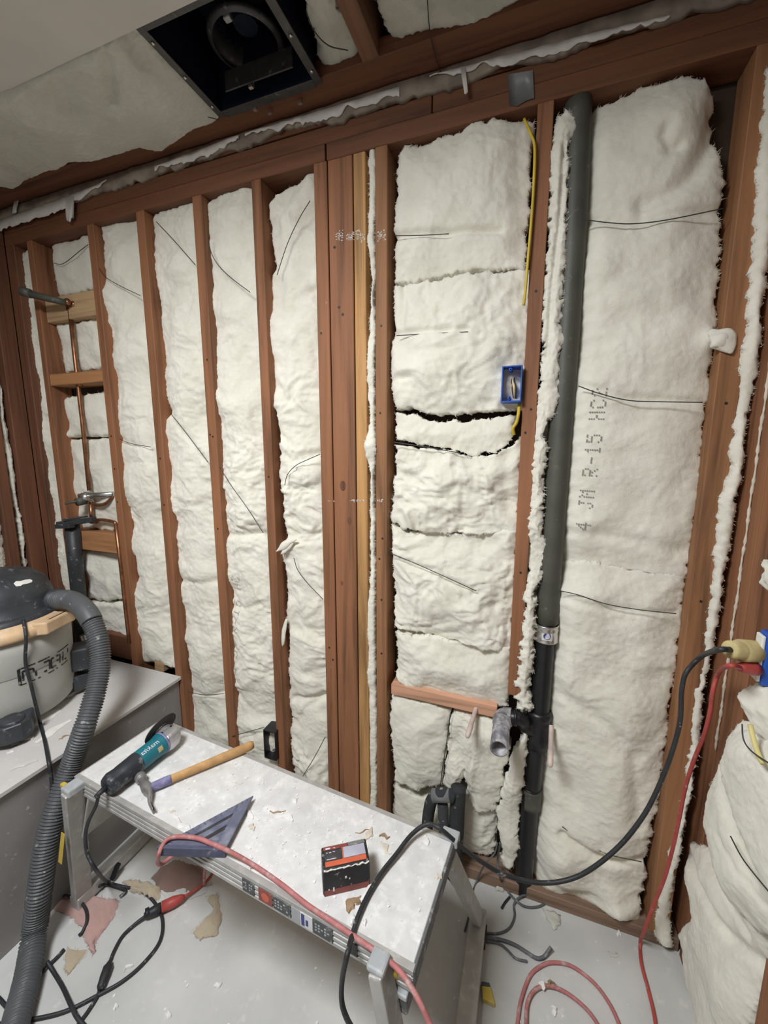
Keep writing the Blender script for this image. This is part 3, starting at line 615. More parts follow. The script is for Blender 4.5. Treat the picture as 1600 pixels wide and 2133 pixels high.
# left and right wall insulation
batt('insulation_batt', 'wool strip in the wall at the tub head next to the corner', K('c3', (0, 1300), (30, 1500), (60, 1700), (100, 1850), (130, 2133))+K('d1', (150, 250), (165, 420)), K('c3', (0, 1050), (35, 1250), (75, 1430), (80, 1550), (100, 1700), (130, 1850), (155, 2000), (160, 2133))+K('d1', (180, 250), (200, 420)), ax='x+', val=XL-.02, bulge=.01, rough=.4, round_=.03)
q = MB()
batt('insulation_batt', 'wool batt in the wall at the tub head behind the vacuum', [(-60, 850), (-60, 1350)], K('c3', (-30, 1500), (-10, 1750), (0, 1850), (40, 2100))+K('d1', (60, 270), (80, 420)), ax='x+', val=XL-.02, bulge=.01, rough=.4)
batt('insulation_batt', 'lower torn wool sheet on the right wall reaching the floor', K('e7', (1150, 255), (1125, 450), (1160, 680), (1095, 780), (1110, 950), (1170, 1288))+[(1446, 2240)], [(1640, 1720), (1630, 1850)]+K('e7', (1600, 850), (1540, 1040), (1450, 1300))+[(1510, 2240)], K('e7', (1150, 255), (1250, 290))+[(1560, 1760), (1640, 1720)], None, ax='x', val=.468, bulge=.02, rough=.25, round_=.05, thick=.04, res=.0055, creases=((K('e7', (1170, 330), (1300, 600), (1400, 800), (1540, 930)), .014, .014), (K('e7', (1250, 300), (1400, 560), (1500, 780)), .012, .014)))
batt('insulation_batt', 'big drooping wool sheet on the right wall below the outlet', K('d4', (1395, 1010), (1310, 1150), (1265, 1300), (1220, 1450), (1200, 1650), (1255, 1880))+[(1505, 1840), (1530, 1900)], [(1700, 1440), (1720, 1700), (1720, 1990)], K('d4', (1395, 1010), (1440, 1090), (1500, 1080))+[(1610, 1510), (1700, 1440)], [(1530, 1900), (1570, 1945), (1620, 1975), (1720, 1990)], ax='x', val=.44, bulge=.03, rough=.25, round_=.05, thick=.05, res=.0055, creases=(([(1500, 1560), (1540, 1700), (1590, 1830)], .012, .02), ([(1520, 1740), (1560, 1815), (1610, 1890)], .004, .006)))
batt('insulation_scrap', 'torn wool tuft hanging just under the right wall outlet', K('d4', (1390, 855), (1440, 930), (1490, 1020), (1520, 1180)), [(1640, 1410), (1640, 1560)], K('d4', (1390, 855), (1480, 830), (1600, 800)), None, ax='x', val=.43, bulge=.03, rough=.4, round_=.03, thick=.03, res=.005)
batt('insulation_scrap', 'torn wool tuft above the outlet at the frame edge', K('d4', (1515, 60), (1560, 110), (1520, 190), (1580, 240)), [(1650, 1165), (1650, 1250)], None, None, ax='x', val=.45, bulge=.02, rough=.4, round_=.03, thick=.03, res=.005)
# ceiling bays
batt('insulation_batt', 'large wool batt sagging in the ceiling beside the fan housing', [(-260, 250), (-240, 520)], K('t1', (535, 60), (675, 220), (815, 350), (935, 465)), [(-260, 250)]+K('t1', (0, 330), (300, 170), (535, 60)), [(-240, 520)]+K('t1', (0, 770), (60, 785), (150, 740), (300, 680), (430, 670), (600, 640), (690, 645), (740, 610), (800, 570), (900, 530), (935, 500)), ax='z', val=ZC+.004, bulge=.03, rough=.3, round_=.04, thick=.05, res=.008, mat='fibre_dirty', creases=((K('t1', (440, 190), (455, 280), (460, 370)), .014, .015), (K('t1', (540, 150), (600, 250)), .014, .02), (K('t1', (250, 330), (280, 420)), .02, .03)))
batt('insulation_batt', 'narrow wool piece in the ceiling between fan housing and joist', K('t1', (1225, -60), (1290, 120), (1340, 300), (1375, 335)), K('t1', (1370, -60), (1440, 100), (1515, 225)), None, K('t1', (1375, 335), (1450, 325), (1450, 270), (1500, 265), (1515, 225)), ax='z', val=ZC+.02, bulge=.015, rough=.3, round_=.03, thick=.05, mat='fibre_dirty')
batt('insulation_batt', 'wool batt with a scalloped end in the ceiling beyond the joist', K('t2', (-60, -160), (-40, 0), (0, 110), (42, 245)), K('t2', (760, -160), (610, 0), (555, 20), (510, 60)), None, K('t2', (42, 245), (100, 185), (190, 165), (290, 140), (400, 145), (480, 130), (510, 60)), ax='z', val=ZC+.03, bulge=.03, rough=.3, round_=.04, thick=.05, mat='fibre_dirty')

# dot matrix print on two batts
FONT = {'4': ('00010', '00110', '01010', '10010', '11111', '00010', '00010'), 'J': ('00111', '00010', '00010', '00010', '00010', '10010', '01100'),
        'M': ('10001', '11011', '10101', '10101', '10001', '10001', '10001'), 'R': ('11110', '10001', '10001', '11110', '10100', '10010', '10001'),
        '-': ('00000', '00000', '00000', '11111', '00000', '00000', '00000'), '1': ('00100', '01100', '00100', '00100', '00100', '00100', '01110'),
        '5': ('11111', '10000', '11110', '00001', '00001', '10001', '01110'), 'W': ('10001', '10001', '10001', '10101', '10101', '10101', '01010'),
        'C': ('01110', '10001', '10000', '10000', '10000', '10001', '01110'), '2': ('01110', '10001', '00001', '00110', '01000', '10000', '11111'),
        'H': ('10001', '10001', '10001', '11111', '10001', '10001', '10001'),
        'N': ('10001', '11001', '10101', '10101', '10011', '10001', '10001')}
def print_on(key, text, p0, p1, height, mat, adv):
    """text runs from pixel p0 up towards p1 on the batt's surface; height = letter height in metres"""
    V, F, o = BATT[key]; tree = BVHTree.FromPolygons([Vector(q) for q in V], [tuple(int(i) for i in f) for f in F])
    a, b = P(*p0, 'y', .01), P(*p1, 'y', .01); d = (b-a)/np.linalg.norm(b-a); side = np.array([d[2], 0, -d[0]])
    m = MB(); cw = np.linalg.norm(b-a)/adv; pos = 0
    for ch in text:
        if ch == ' ': pos += 1; continue
        for r, row in enumerate(FONT[ch]):
            for c, bit in enumerate(row):
                if bit == '0' or random.random() < .10: continue
                ctr = a+d*(pos+(c/5)*.72)*cw+side*(r-3)*(height/7)
                hw, hh = cw*.055, height/7*.34; vs = []
                for sx, sy in ((-1, -1), (1, -1), (1, 1), (-1, 1)):
                    p = ctr+d*sx*hw+side*sy*hh; hit = tree.ray_cast(Vector((p[0], -.3, p[2])), Vector((0, 1, 0)))
                    vs.append((p[0], (hit[0].y if hit[0] else 0)-.0024, p[2]))
                m.add(vs, [(0, 1, 2, 3)])
        pos += 1
    obj('printed_text', m, M[mat], o, label='dot matrix letters running up the wool', kind='stuff')
print_on('j', '4 JM R-15 HC2', (1214, 1102), (1250, 800), .038, 'ink', 13)
print_on('e', '4 JM R-15 HC', (487, 1400), (487, 1195), .035, 'faintink', 12)

# ------------------------------------------------------------------ plumbing and wiring in the walls
st = empty('drain_stack', P(1078, 1840, 'y', .03), 'black and grey vertical drain pipe between the stud and the wide batts', 'drain pipe')
yp = .030
def vpipe(pts, r, mat, name, parent, n=20, y=yp, per=6):
    m = MB(); m.tube(smooth([P(u, v, 'y', y) for u, v in pts], per), r, n); return obj(name, m, M[mat], parent, True)
vpipe([(1205, 214), (1197, 440), (1180, 720), (1165, 930), (1152, 1100), (1140, 1295)], .031, 'abs_grey', 'upper_pipe', st)
vpipe([(1139.5, 1290), (1131, 1385), (1122, 1500), (1112, 1589), (1107, 1640)], .0285, 'abs', 'lower_pipe', st)
vpipe([(1107, 1636), (1102, 1690), (1096, 1760), (1090, 1830), (1088, 1850)], .029, 'abs', 'foot_pipe', st)
vpipe([(1108, 1640), (1105, 1678)], .0305, 'abs_grey', 'grey_sleeve', st)
c0, c1 = P(1139, 1298, 'y', yp), P(1136.5, 1332, 'y', yp)
m = MB(); ax_ = (c1-c0)/np.linalg.norm(c1-c0); Lh = np.linalg.norm(c1-c0)
m.lathe([(.031, 0), (.0345, 0), (.0345, .003), (.0335, .004), (.0335, .012), (.0342, .013), (.0342, .018), (.0335, .019), (.0335, Lh-.004), (.0345, Lh-.003), (.0345, Lh), (.031, Lh)], c0, ax_, 32)
band = obj('band_coupling', m, M['zinc'], st, True, label='shiny steel band coupling')
for f in (.12, .82):
    p = c0+ax_*Lh*f+np.array([-.030, -.016, 0]); m = MB(); m.tube([p+np.array([-.010, -.004, .0]), p+np.array([.006, -.004, 0])], .005, 8); m.obox(p+np.array([.004, .002, 0]), (.006, 0, 0), (0, .004, 0), (0, 0, .006)); obj('clamp_screw', m, M['zinc'], band, False)
# round certification sticker wrapped on the band
def wrap(name, c, radius, a0, w, z0, z1, mat, parent, n=8, poly=None):
    """a flat print bent round a vertical cylinder"""
    m = MB()
    if poly is None:
        th = np.linspace(-w/radius/2, w/radius/2, n+1); vs = []
        for t in th:
            for z in (z0, z1): vs.append((c[0]+radius*math.sin(a0+t), c[1]-radius*math.cos(a0+t), c[2]+z))
        m.add(vs, [(2*i, 2*i+2, 2*i+3, 2*i+1) for i in range(n)])
    else:
        vs = [(c[0]+radius*math.sin(a0+x/radius), c[1]-radius*math.cos(a0+x/radius), c[2]+z) for x, z in poly]
        m.add(vs, [tuple(range(len(vs)))])
    return obj(name, m, M[mat], parent)
cm = (c0+c1)/2
wrap('sticker', cm, .0336, .06, .030, -.014, .012, 'sticker_white', band)
wrap('sticker', cm, .0339, .06, 0, 0, 0, 'sticker_blue', band, poly=[(.0105*math.cos(t), -.001+.0105*math.sin(t)) for t in np.linspace(0, 2*math.pi, 24, endpoint=False)])
G57 = {'N': FONT['N'], 'S': ('01111', '10000', '10000', '01110', '00001', '00001', '11110'), 'F': ('11111', '10000', '10000', '11110', '10000', '10000', '10000')}
m = MB()
for k, ch in enumerate('NSF'):
    for r, row in enumerate(G57[ch]):
        for c, bit in enumerate(row):
            if bit == '1':
                # the band was fitted upside down, so the letters are turned over
                x = -(-.0066+k*.0047+c*.00085); z = -.001-(.0028-r*.0009); rr = .0341; a = .06
                q = [(x-.0005, z-.0005), (x+.0005, z-.0005), (x+.0005, z+.0005), (x-.0005, z+.0005)]
                m.add([(cm[0]+rr*math.sin(a+i/rr), cm[1]-rr*math.cos(a+i/rr), cm[2]+j) for i, j in q], [(0, 1, 2, 3)])
obj('sticker_letters', m, M['sticker_white'], band)
# tee, arm and stub
pt = P(1122, 1512, 'y', yp)
m = MB(); m.lathe([(.0285, -.07), (.0365, -.066), (.0365, -.03), (.034, -.022), (.034, .030), (.0365, .036), (.0365, .052), (.0285, .056)], pt, (0, 0, 1), 28); obj('tee_fitting', m, M['abs'], st, True)
p1, p2 = P(1108, 1508, 'y', .008), P(1058, 1494, 'y', -.008)
arm = smooth([pt+np.array([-.01, -.005, -.01]), pt+np.array([-.035, -.016, .008]), P(1085, 1497, 'y', -.006), P(1062, 1493, 'y', -.008)], 8)
m = MB(); m.tube(arm, [.027 if i < 10 else .021 for i in range(len(arm))], 18); obj('side_arm', m, M['abs'], st, True)
m = MB(); m.lathe([(.021, 0), (.0245, 0), (.0245, .010), (.021, .010)], P(1070, 1494, 'y', -.008), (1, .06, .02), 20); obj('arm_collar', m, M['abs'], st, True)
e0 = P(1049, 1493, 'y', -.008); zc = e0[2]; xc = e0[0]
yend = -.008
for k in range(400):
    yend -= .001
    if (np.array([xc, yend, zc])-CAM) @ UP / DEPTH((xc, yend, zc)) < -(1560-1066.5)/FPX: break
el = smooth([P(1066, 1494, 'y', -.008)+np.array([0.0, 0, 0]), e0+np.array([.008, 0, .002]), e0+np.array([-.003, -.010, 0]), np.array([xc-.003, -.04, zc])], 8)
m = MB(); m.tube(el, .0265, 20); obj('elbow', m, M['whitepipe'], st, True, label='paint smeared elbow')
m = MB(); y0 = -.035
m.lathe([(.0275, 0), (.0275, .006), (.0245, .008), (.0245, -yend+y0), (.0200, -yend+y0), (.0200, .02), (.0001, .02)], (xc-.003, y0, zc), (0, -1, 0), 32); obj('open_stub', m, M['whitepipe'], st, True, label='paint smeared open stub')
# two capped copper stubs
for (a, b, lab) in (((988, 1488), (973, 1537), 'pinkish capped copper stub under the blocking'), ((1148, 1534), (1146, 1598), 'pale capped copper stub right of the drain pipe')):
    p = P(*a, 'y', -.012); q = P(*b, 'y', -.075)
    m = MB(); dirv = (q-p)/np.linalg.norm(q-p); Ln = np.linalg.norm(q-p)
    m.lathe([(.0070, -.03), (.0070, Ln*.45), (.0082, Ln*.46), (.0082, Ln*.86), (.0070, Ln*.95), (.004, Ln), (.0001, Ln*1.01)], p, dirv, 16, cap=False)
    obj('copper_stub', m, M['pinkcap'], None, True, lab.replace('right of', 'just past'), 'pipe')
# blue outlet box and its cable
bx = empty('outlet_box', P(1066, 838, 'y', .0), 'blue open electrical box nailed to a stud', 'outlet box')
q0, q1 = P(1043, 838, 'y', -.022), P(1089, 760, 'y', -.022)
x0, x1, z0, z1 = q0[0], q1[0], q0[2], q1[2]; yf, yb = -.024, .058; t = .0032
m = MB()
m.box(x0, x1, yf, yb, z0, z0+t); m.box(x0, x1, yf, yb, z1-t, z1); m.box(x0, x0+t, yf, yb, z0+t, z1-t); m.box(x1-t, x1, yf, yb, z0+t, z1-t); m.box(x0, x1, yb-t, yb, z0, z1)
obj('box_shell', m, M['blue'], bx)
m = MB(); m.box(x0+t, x1-t, yb-2*t, yb-t, z0+t, z1-t); obj('box_back_shade', m, M['blue_shaded'], bx)  # darker blue sheet standing in for shade at the back of the box
for zz in (z0+.010, z1-.010):
    m = MB(); m.lathe([(.0022, 0), (.0048, 0), (.0048, .03), (.0022, .03)], ((x0+x1)/2-.004, yf-.0005, zz), (0, 1, 0), 14); obj('screw_boss', m, M['blue'], bx, True)
for i, (mt, dx) in enumerate((('copper', 0), ('white_pl', .006), ('yellow', .011), ('black', .015))):
    c = np.array([(x0+x1)/2+.003+dx*.6, 0, (z0+z1)/2]); m = MB()
    m.tube(smooth([c+np.array([.006, .05, .04]), c+np.array([-.004-dx*.3, .015, .018]), c+np.array([-.002, .002, -.006]), c+np.array([.002-dx*.2, .02, -.032]), c+np.array([.004, .045, -.03])], 8), .0020, 8); obj('wire', m, M[mt], bx, True)
def cord(name, pts3, r, mat, label=None, cat='cord', parent=None, n=10, per=8, group=None, cap=True):
    m = MB(); m.tube(smooth(pts3, per), r, n, cap); return obj(name, m, M[mat], parent, True, label, cat if parent is None else None, group)
ycab = empty('yellow_cable', P(1095, 640, 'y', .0), 'yellow electrical cable tucked beside the stud', 'cable')
cord('cable_run', [P(u, v, 'y', y) for u, v, y in ((1092, 248, .0), (1106, 280, -.012), (1114, 310, -.014), (1111, 400, -.012), (1106, 470, -.012), (1100, 540, -.012), (1095, 600, -.010), (1091, 636, -.005))], .0035, 'yellow', parent=ycab, n=8)
cord('cable_run', [P(u, v, 'y', y) for u, v, y in ((1082, 842, .005), (1080, 862, -.012), (1076, 880, -.014), (1069, 892, -.016), (1071, 905, -.006))], .0045, 'yellow', parent=ycab, n=8)
# low dark box beside a stud
db = empty('low_voltage_box', P(562, 1580, 'y', 0), 'small dark open box behind the bench by a stud', 'outlet box')
q0, q1 = P(551, 1578, 'y', -.02), P(573, 1527, 'y', -.02); m = MB(); x0, x1, z0, z1 = q0[0], q1[0], q0[2], q1[2]
m.box(x0, x1, -.02, .06, z0, z0+t); m.box(x0, x1, -.02, .06, z1-t, z1); m.box(x0, x0+t, -.02, .06, z0+t, z1-t); m.box(x1-t, x1, -.02, .06, z0+t, z1-t); m.box(x0, x1, .057, .06, z0, z1)
obj('box_shell', m, M['abs'], db); m = MB(); c = np.array([(x0+x1)/2, .0, z0+.012])
for k in range(3): m.tube(smooth([c+np.array([-.008+k*.006, .04, -.004]), c+np.array([-.004+k*.004, .0, .010]), c+np.array([.004, .03, .0])], 5), .0022, 6)
obj('wires', m, M['greycord'], db, True)

# support wires wedged across the bays
WG = 'spring wires holding the batts'
def swire(lab, pts, y=-.008):
    if not isinstance(y, (list, tuple)): y = [y]*len(pts)
    m = MB(); m.tube(smooth([P(u, v, 'y', yy) for (u, v), yy in zip(pts, y)], 8), .0013, 6); obj('support_wire', m, M['wire'], None, True, lab, 'wire', WG)
swire('wire across the small wool piece above the shower arm', K('c3', (545, 205), (480, 255), (420, 305), (375, 328), (335, 320)), .035)
swire('upper wire in the bay beside the shower plumbing', K('c3', (615, 355), (650, 405), (740, 460), (865, 520)), .008)
swire('lower wire in the bay beside the shower plumbing', K('c3', (738, 1405), (800, 1432), (930, 1455)), .012)
swire('straight wire slanting over the top of the stepped batt', K('c3', (965, 65), (1060, 165), (1205, 330)), .004)
swire('long wire slanting over the stepped batt and its notch', K('c3', (1055, 1250), (1150, 1370), (1285, 1550)), .004)
swire('curved wire at the top of the printed narrow batt', K('c4', (100, 155), (115, 245), (160, 330), (240, 410), (358, 500)), -.004)
swire('long wire slanting down the middle of the printed narrow batt', K('c4', (170, 1580), (240, 1690), (340, 1830), (440, 1985)), -.008)
swire('steep wire at the top of the torn flap batt', [(646, 418), (622, 458), (598, 510), (577, 573)], -.002)
swire('hooked wire halfway down the torn flap batt', K('c4', (790, 1500), (710, 1535), (640, 1570), (590, 1625), (572, 1690)), -.010)
swire('bowed wire below the hooked one', K('d2', (925, 185), (950, 260), (1010, 340), (1105, 440)), -.012)
swire('wire at the foot of the torn flap batt', K('d2', (1118, 1290), (1060, 1400), (970, 1550)), -.006)
swire('wire at the foot of the printed narrow batt', K('d2', (545, 1285), (640, 1258), (740, 1230)), -.004)
swire('wire low on the stepped batt near the tub', K('d2', (275, 1012), (380, 1030), (495, 1022)), .008)
swire('short wire in the slit of the topmost batt of its bay', [(822, 491), (880, 490), (935, 487)], .001)
swire('straight wire just over the blue box bay middle', [(826, 699), (900, 695), (975, 691)], -.006)
swire('wire slanting across the short batt below the blue box', [(819, 921), (880, 930), (960, 944)], -.008)
swire('wire slanting across the fifth short batt of the bay', [(812, 1152), (880, 1180), (992, 1231)], -.010)
swire('dark wire in the slit under the pinkish blocking', K('d3', (470, 990), (445, 1180), (418, 1350), (408, 1455)), -.002)
swire('sagging wire across the top of the wide printed batt', [(1213, 457), (1270, 464), (1320, 466), (1390, 458), (1508, 434)], -.004)
swire('wire across the printed letters', [(1205, 804), (1250, 820), (1310, 834), (1380, 837), (1464, 838)], -.010)
swire('wire across the top of the wide lower batt', K('d4', (300, 235), (430, 265), (600, 320), (800, 355), (1033, 380)), -.010)
swire('wire sunk in the crease near the foot of the wide lower batt', K('d4', (330, 1695), (430, 1765), (600, 1860), (820, 1912)), -.004)
m = MB(); m.tube(smooth([P(u, v, 'x', .405) for u, v in ((1522, 1742), (1545, 1785), (1575, 1825), (1625, 1885))], 8), .0013, 6); obj('support_wire', m, M['wire'], None, True, 'wire over the drooping wool sheet of the right wall', 'wire', WG)
m = MB(); m.tube(smooth([P(u, v, 'x', .395) for u, v in ((1546, 1508), (1549, 1540), (1566, 1565), (1610, 1595))], 8), .0013, 6); obj('support_wire', m, M['wire'], None, True, 'curved wire beside the yellow cable under the right outlet', 'wire', WG)
cord('cable', [P(u, v, 'x', .40) for u, v in ((1563, 1510), (1570, 1540), (1580, 1572), (1590, 1590))], .0045, 'paleyellow', 'short yellow cable end in the torn wool under the right outlet', 'cable', n=8)

# shower riser, valve and tub drain
sh = empty('shower_riser', P(188, 1040, 'y', .03), 'copper shower riser with valve in the plumbing bay', 'shower pipe')
R_ = [P(u, v, 'y', .03) for u, v in ((145, 640), (158, 760), (172, 880), (186, 1022))]
m = MB(); m.tube(R_, .0085, 14); obj('riser_pipe', m, M['copper'], sh, True)
for (u, v) in ((166, 797),):
    p = P(u, v, 'y', .03); m = MB(); m.lathe([(.0085, -.016), (.0105, -.014), (.0105, .014), (.0085, .016)], p, R_[1]-R_[0], 14); obj('pipe_coupling', m, M['copper'], sh, True)
pe = P(144, 634, 'y', .02)
m = MB(); m.tube(smooth([P(146, 648, 'y', .03), P(144, 634, 'y', .03), P(140, 628, 'y', .0)], 8), .0125, 14); m.obox(P(147, 634, 'y', .022), (.022, 0, 0), (0, .003, 0), (0, 0, .010)); obj('drop_ear_elbow', m, M['copper'], sh, True)
m = MB(); m.tube([P(138, 631, 'y', .0), P(120, 626, 'y', -.02), P(60, 612, 'y', -.07)], [.0115, .0135, .0135], 14); m.tube([P(64, 612, 'y', -.066), P(44, 606, 'y', -.082)], .017, 12); obj('arm_nipple', m, M['abs_grey'], sh, True, label='grey capped shower arm nipple')
vb = P(183, 1034, 'y', .025)
m = MB(); m.tube([P(183, 1024, 'y', .03), P(187, 1046, 'y', .03)], .017, 16); m.tube([P(170, 1036, 'y', .0), P(187, 1036, 'y', .03)], .020, 16); m.tube([P(166, 1033, 'y', .015), P(236, 1029, 'y', .035)], .011, 12); obj('valve_body', m, M['chrome'], sh, True)
m = MB(); m.tube([P(135, 1049, 'y', -.05), P(172, 1042, 'y', .0)], [.005, .006], 10); m.tube([P(160, 1046, 'y', -.02), P(178, 1042, 'y', .015)], .018, 16); obj('valve_stem', m, M['abs_grey'], sh, True)
m = MB(); m.tube(smooth([P(188, 1048, 'y', .03), P(205, 1052, 'y', .03), P(222, 1048, 'y', .03), P(236, 1034, 'y', .04), P(238, 1028, 'y', .05)], 6), .0075, 12); obj('hot_supply', m, M['copper'], sh, True)
m = MB(); m.tube([P(189, 1050, 'y', .03), P(192, 1090, 'y', .03)], .0085, 12); m.tube([P(190, 1085, 'y', .03), P(200, 1085, 'y', .03)], .013, 12); obj('tub_spout_drop', m, M['copper'], sh, True)
m = MB(); m.tube(smooth([P(196, 1084, 'y', .03), P(215, 1083, 'y', .03), P(236, 1087, 'y', .03), P(241, 1092, 'y', .03), P(243, 1110, 'y', .03)], 6), .0075, 12); obj('cold_supply', m, M['copper'], sh, True)
m = MB(); m.tube([P(241, 1090, 'y', -.002), P(252, 1180, 'y', -.002), P(263, 1280, 'y', -.002), P(270, 1340, 'y', -.002)], .008, 12); obj('side_supply', m, M['copper'], sh, True, label='dark copper pipe running down the stud')
dr = empty('tub_drain', P(165, 1335, 'y', -.01), 'black tub overflow drain behind the vacuum hose', 'drain pipe')
m = MB(); m.tube([P(150, 1088, 'y', -.012), P(158, 1180, 'y', -.012), P(166, 1260, 'y', -.012), P(172, 1338, 'y', -.012)], .029, 18); obj('drain_tube', m, M['darkpipe'], dr, True)
m = MB()
a, b = P(122, 1092, 'y', -.05), P(196, 1082, 'y', .01)
m.obox((a+b)/2, (b-a)/2, (0, .012, 0), (0, 0, .012)); a, b = P(134, 1082, 'y', -.05), P(180, 1076, 'y', .0); m.obox((a+b)/2, (b-a)/2, (0, .010, 0), (0, 0, .004)); a, b = P(120, 1096, 'y', -.055), P(150, 1095, 'y', -.04); m.obox((a+b)/2, (b-a)/2, (0, .014, 0), (0, 0, .010))
obj('overflow_plate', m, M['darkpipe'], dr, bevel=.003)
m = MB(); m.tube(smooth([P(172, 1325, 'y', -.03), P(178, 1340, 'y', -.05), P(182, 1346, 'y', -.06)], 4), .014, 12); obj('drain_nut', m, M['chrome'], dr, True)

# tape patch on the plate, and torn paper along the ceiling line
m = MB(); qs = [(1057, 155), (1075, 152), (1093, 149), (1110, 146)]; qb = [(1061, 218), (1078, 220), (1096, 209), (1113, 204)]
top = [P(u, v, 'y', -.0035) for u, v in qs]; mid = [P((a[0]+b[0])/2, (a[1]+b[1])/2, 'y', -.005) for a, b in zip(qs, qb)]; bot = [P(u, v, 'y', -.004) for u, v in qb]
back = [p+np.array([0, .0012, 0]) for p in top+mid+bot]
V_ = top+mid+bot+back; F_ = []
for r in range(2):
    for c in range(3): i = r*4+c; F_ += [(i, i+1, i+5, i+4), (i+12, i+16, i+17, i+13)]
for i, j in ((0, 1), (1, 2), (2, 3), (3, 7), (7, 11), (11, 10), (10, 9), (9, 8), (8, 4), (4, 0)): F_.append((i, j, j+12, i+12))
m.add(V_, F_); obj('tape_patch', m, M['ducttape'], None, True, 'grey duct tape patch stuck on the top plate', 'tape')
PG = 'torn paper strips along the ceiling line'
def pstrip(lab, top, bot, y=-.018, seed=1): obj('paper_strip', strip_mesh(top, bot, 'y', y, .002, seed, 60, .008), M['paper'], None, False, lab, 'paper strip', PG)
pstrip('longest torn paper strip at the ceiling line over the shower end', [(-20, 466), (130, 413), (222, 374)], [(-20, 486), (130, 434), (222, 380)], seed=2)
pstrip('short paper tab hanging under the shower end strip', [(136, 412), (144, 410), (153, 408)], [(137, 455), (144, 458), (152, 452)], y=-.021, seed=3)
pstrip('triangular torn paper strip midway along the ceiling line', [(322, 346), (410, 312), (497, 281)], [(322, 352), (410, 334), (497, 284)], seed=5)
pstrip('torn paper strip beneath the fan housing', [(510, 277), (680, 226), (832, 180)], [(510, 281), (680, 246), (832, 193)], seed=7)
pstrip('torn paper strip running past the grey tape', K('t2', (190, 314), (600, 205), (1000, 105), (1190, 62)), K('t2', (190, 322), (600, 240), (1000, 130), (1190, 68)), seed=9)
pstrip('small paper curl hanging near the grey tape', K('t2', (318, 280), (328, 278), (338, 276)), K('t2', (335, 376), (343, 380), (350, 368)), y=-.022, seed=12)
pstrip('small paper curl hanging over the corner of the shower bay', K('t1', (60, 836), (68, 832), (76, 828)), K('t1', (50, 885), (60, 888), (68, 880)), y=-.022, seed=14)
# fine ceiling wires
for lab, pts, z in (('thin wire hanging across the scalloped ceiling batt', K('t2', (180, -10), (190, 120), (210, 220), (245, 330)), ZC-.01), ('curved wire on the ceiling piece beside the fan housing', K('t1', (1275, 45), (1310, 130), (1370, 190), (1450, 210)), ZC-.004), ('short wire at the tip of the large ceiling batt', K('t1', (866, 488), (890, 493), (915, 502)), ZC-.03)):
    m = MB(); m.tube(smooth([P(u, v, 'z', z) for u, v in pts], 8), .0013, 6); obj('support_wire', m, M['wire'], None, True, lab, 'wire', WG)

# bathroom fan housing in the ceiling
fx0, fx1, fy0, fy1, fz0, fz1 = -.905, -.592, -.352, -.098, ZC-.008, ZC+.19
fan = empty('fan_housing', ((fx0+fx1)/2, (fy0+fy1)/2, fz0), 'open dark fan housing set in the ceiling without its grille', 'fan housing')
t = .003; m = MB()
m.box(fx0, fx0+t, fy0, fy1, fz0, fz1); m.box(fx1-t, fx1, fy0, fy1, fz0, fz1); m.box(fx0, fx1, fy0, fy0+t, fz0, fz1); m.box(fx0, fx1, fy1-t, fy1, fz0, fz1); m.box(fx0, fx1, fy0, fy1, fz1-t, fz1)
obj('housing', m, M['fanbox'], fan)
for nm_, (a0, a1, b0, b1) in (('rail', (fx0-.014, fx0+.006, fy0-.03, fy1+.012)), ('rail', (fx1-.006, fx1+.016, fy0-.03, fy1+.012)), ('flange', (fx0+.006, fx1-.006, fy1-.006, fy1+.018)), ('flange', (fx0+.006, fx1-.006, fy0-.012, fy0+.006))):
    m = MB(); m.box(a0, a1, b0, b1, fz0-.003, fz0); o_ = obj(nm_, m, M['fanrail'], fan, bevel=.001, segs=1)
    if nm_ == 'rail':
        for k, yy in enumerate((fy0+.03, (fy0+fy1)/2, fy1-.03)):
            s_ = MB(); s_.lathe([(.0001, 0), (.004, 0), (.0045, .002), (.003, .004)], ((a0+a1)/2, yy, fz0-.0065), (0, 0, 1), 10); obj('screw', s_, M['zinc'], o_, True)
cx, cy, cz = P(514, 96, 'z', ZC+.07)
m = MB(); m.lathe([(.084, .0), (.093, .003), (.098, .010), (.094, .014), (.082, .016), (.078, .05), (.078, fz1-cz-.003)], (cx, cy, cz), (0, 0, 1), 48); obj('blower_ring', m, M['fanrail'], fan, True)
m = MB(); m.lathe([(.0001, 0), (.03, 0), (.034, .01), (.034, .05)], (cx, cy, cz+.045), (0, 0, 1), 24)
for k in range(28):
    a = k*2*math.pi/28; c = np.array([cx+.068*math.cos(a), cy+.068*math.sin(a), cz+.065]); m.obox(c, (.008*math.cos(a+.6), .008*math.sin(a+.6), 0), (-.0008*math.sin(a), .0008*math.cos(a), 0), (0, 0, .02))
obj('blower_wheel', m, M['fanbox'], fan)
p = np.array([fx0+.10, fy1-.075, fz1-.05]); m = MB(); m.obox(p, (.010, 0, 0), (0, .008, 0), (0, 0, .012)); obj('wire_nut', m, M['white_pl'], fan, bevel=.003)
for k, (u, v) in enumerate(((562, 235), (625, 214), (523, 181), (532, 228))):
    p = P(u, v, 'z', fz0-.006); m = MB(); m.obox(p, (.006, 0, 0), (0, .004, 0), (0, 0, .003)); m.obox(p+np.array([.005, .004, .01]), (.0015, 0, 0), (0, .0015, 0), (0, 0, .010)); obj('mounting_tab', m, M['zinc'], fan)
m = MB(); m.box(fx0+.06, fx1-.04, fy1-.05, fy1-.046, fz0+.004, fz0+.05); obj('wiring_cover', m, M['fanrail'], fan)

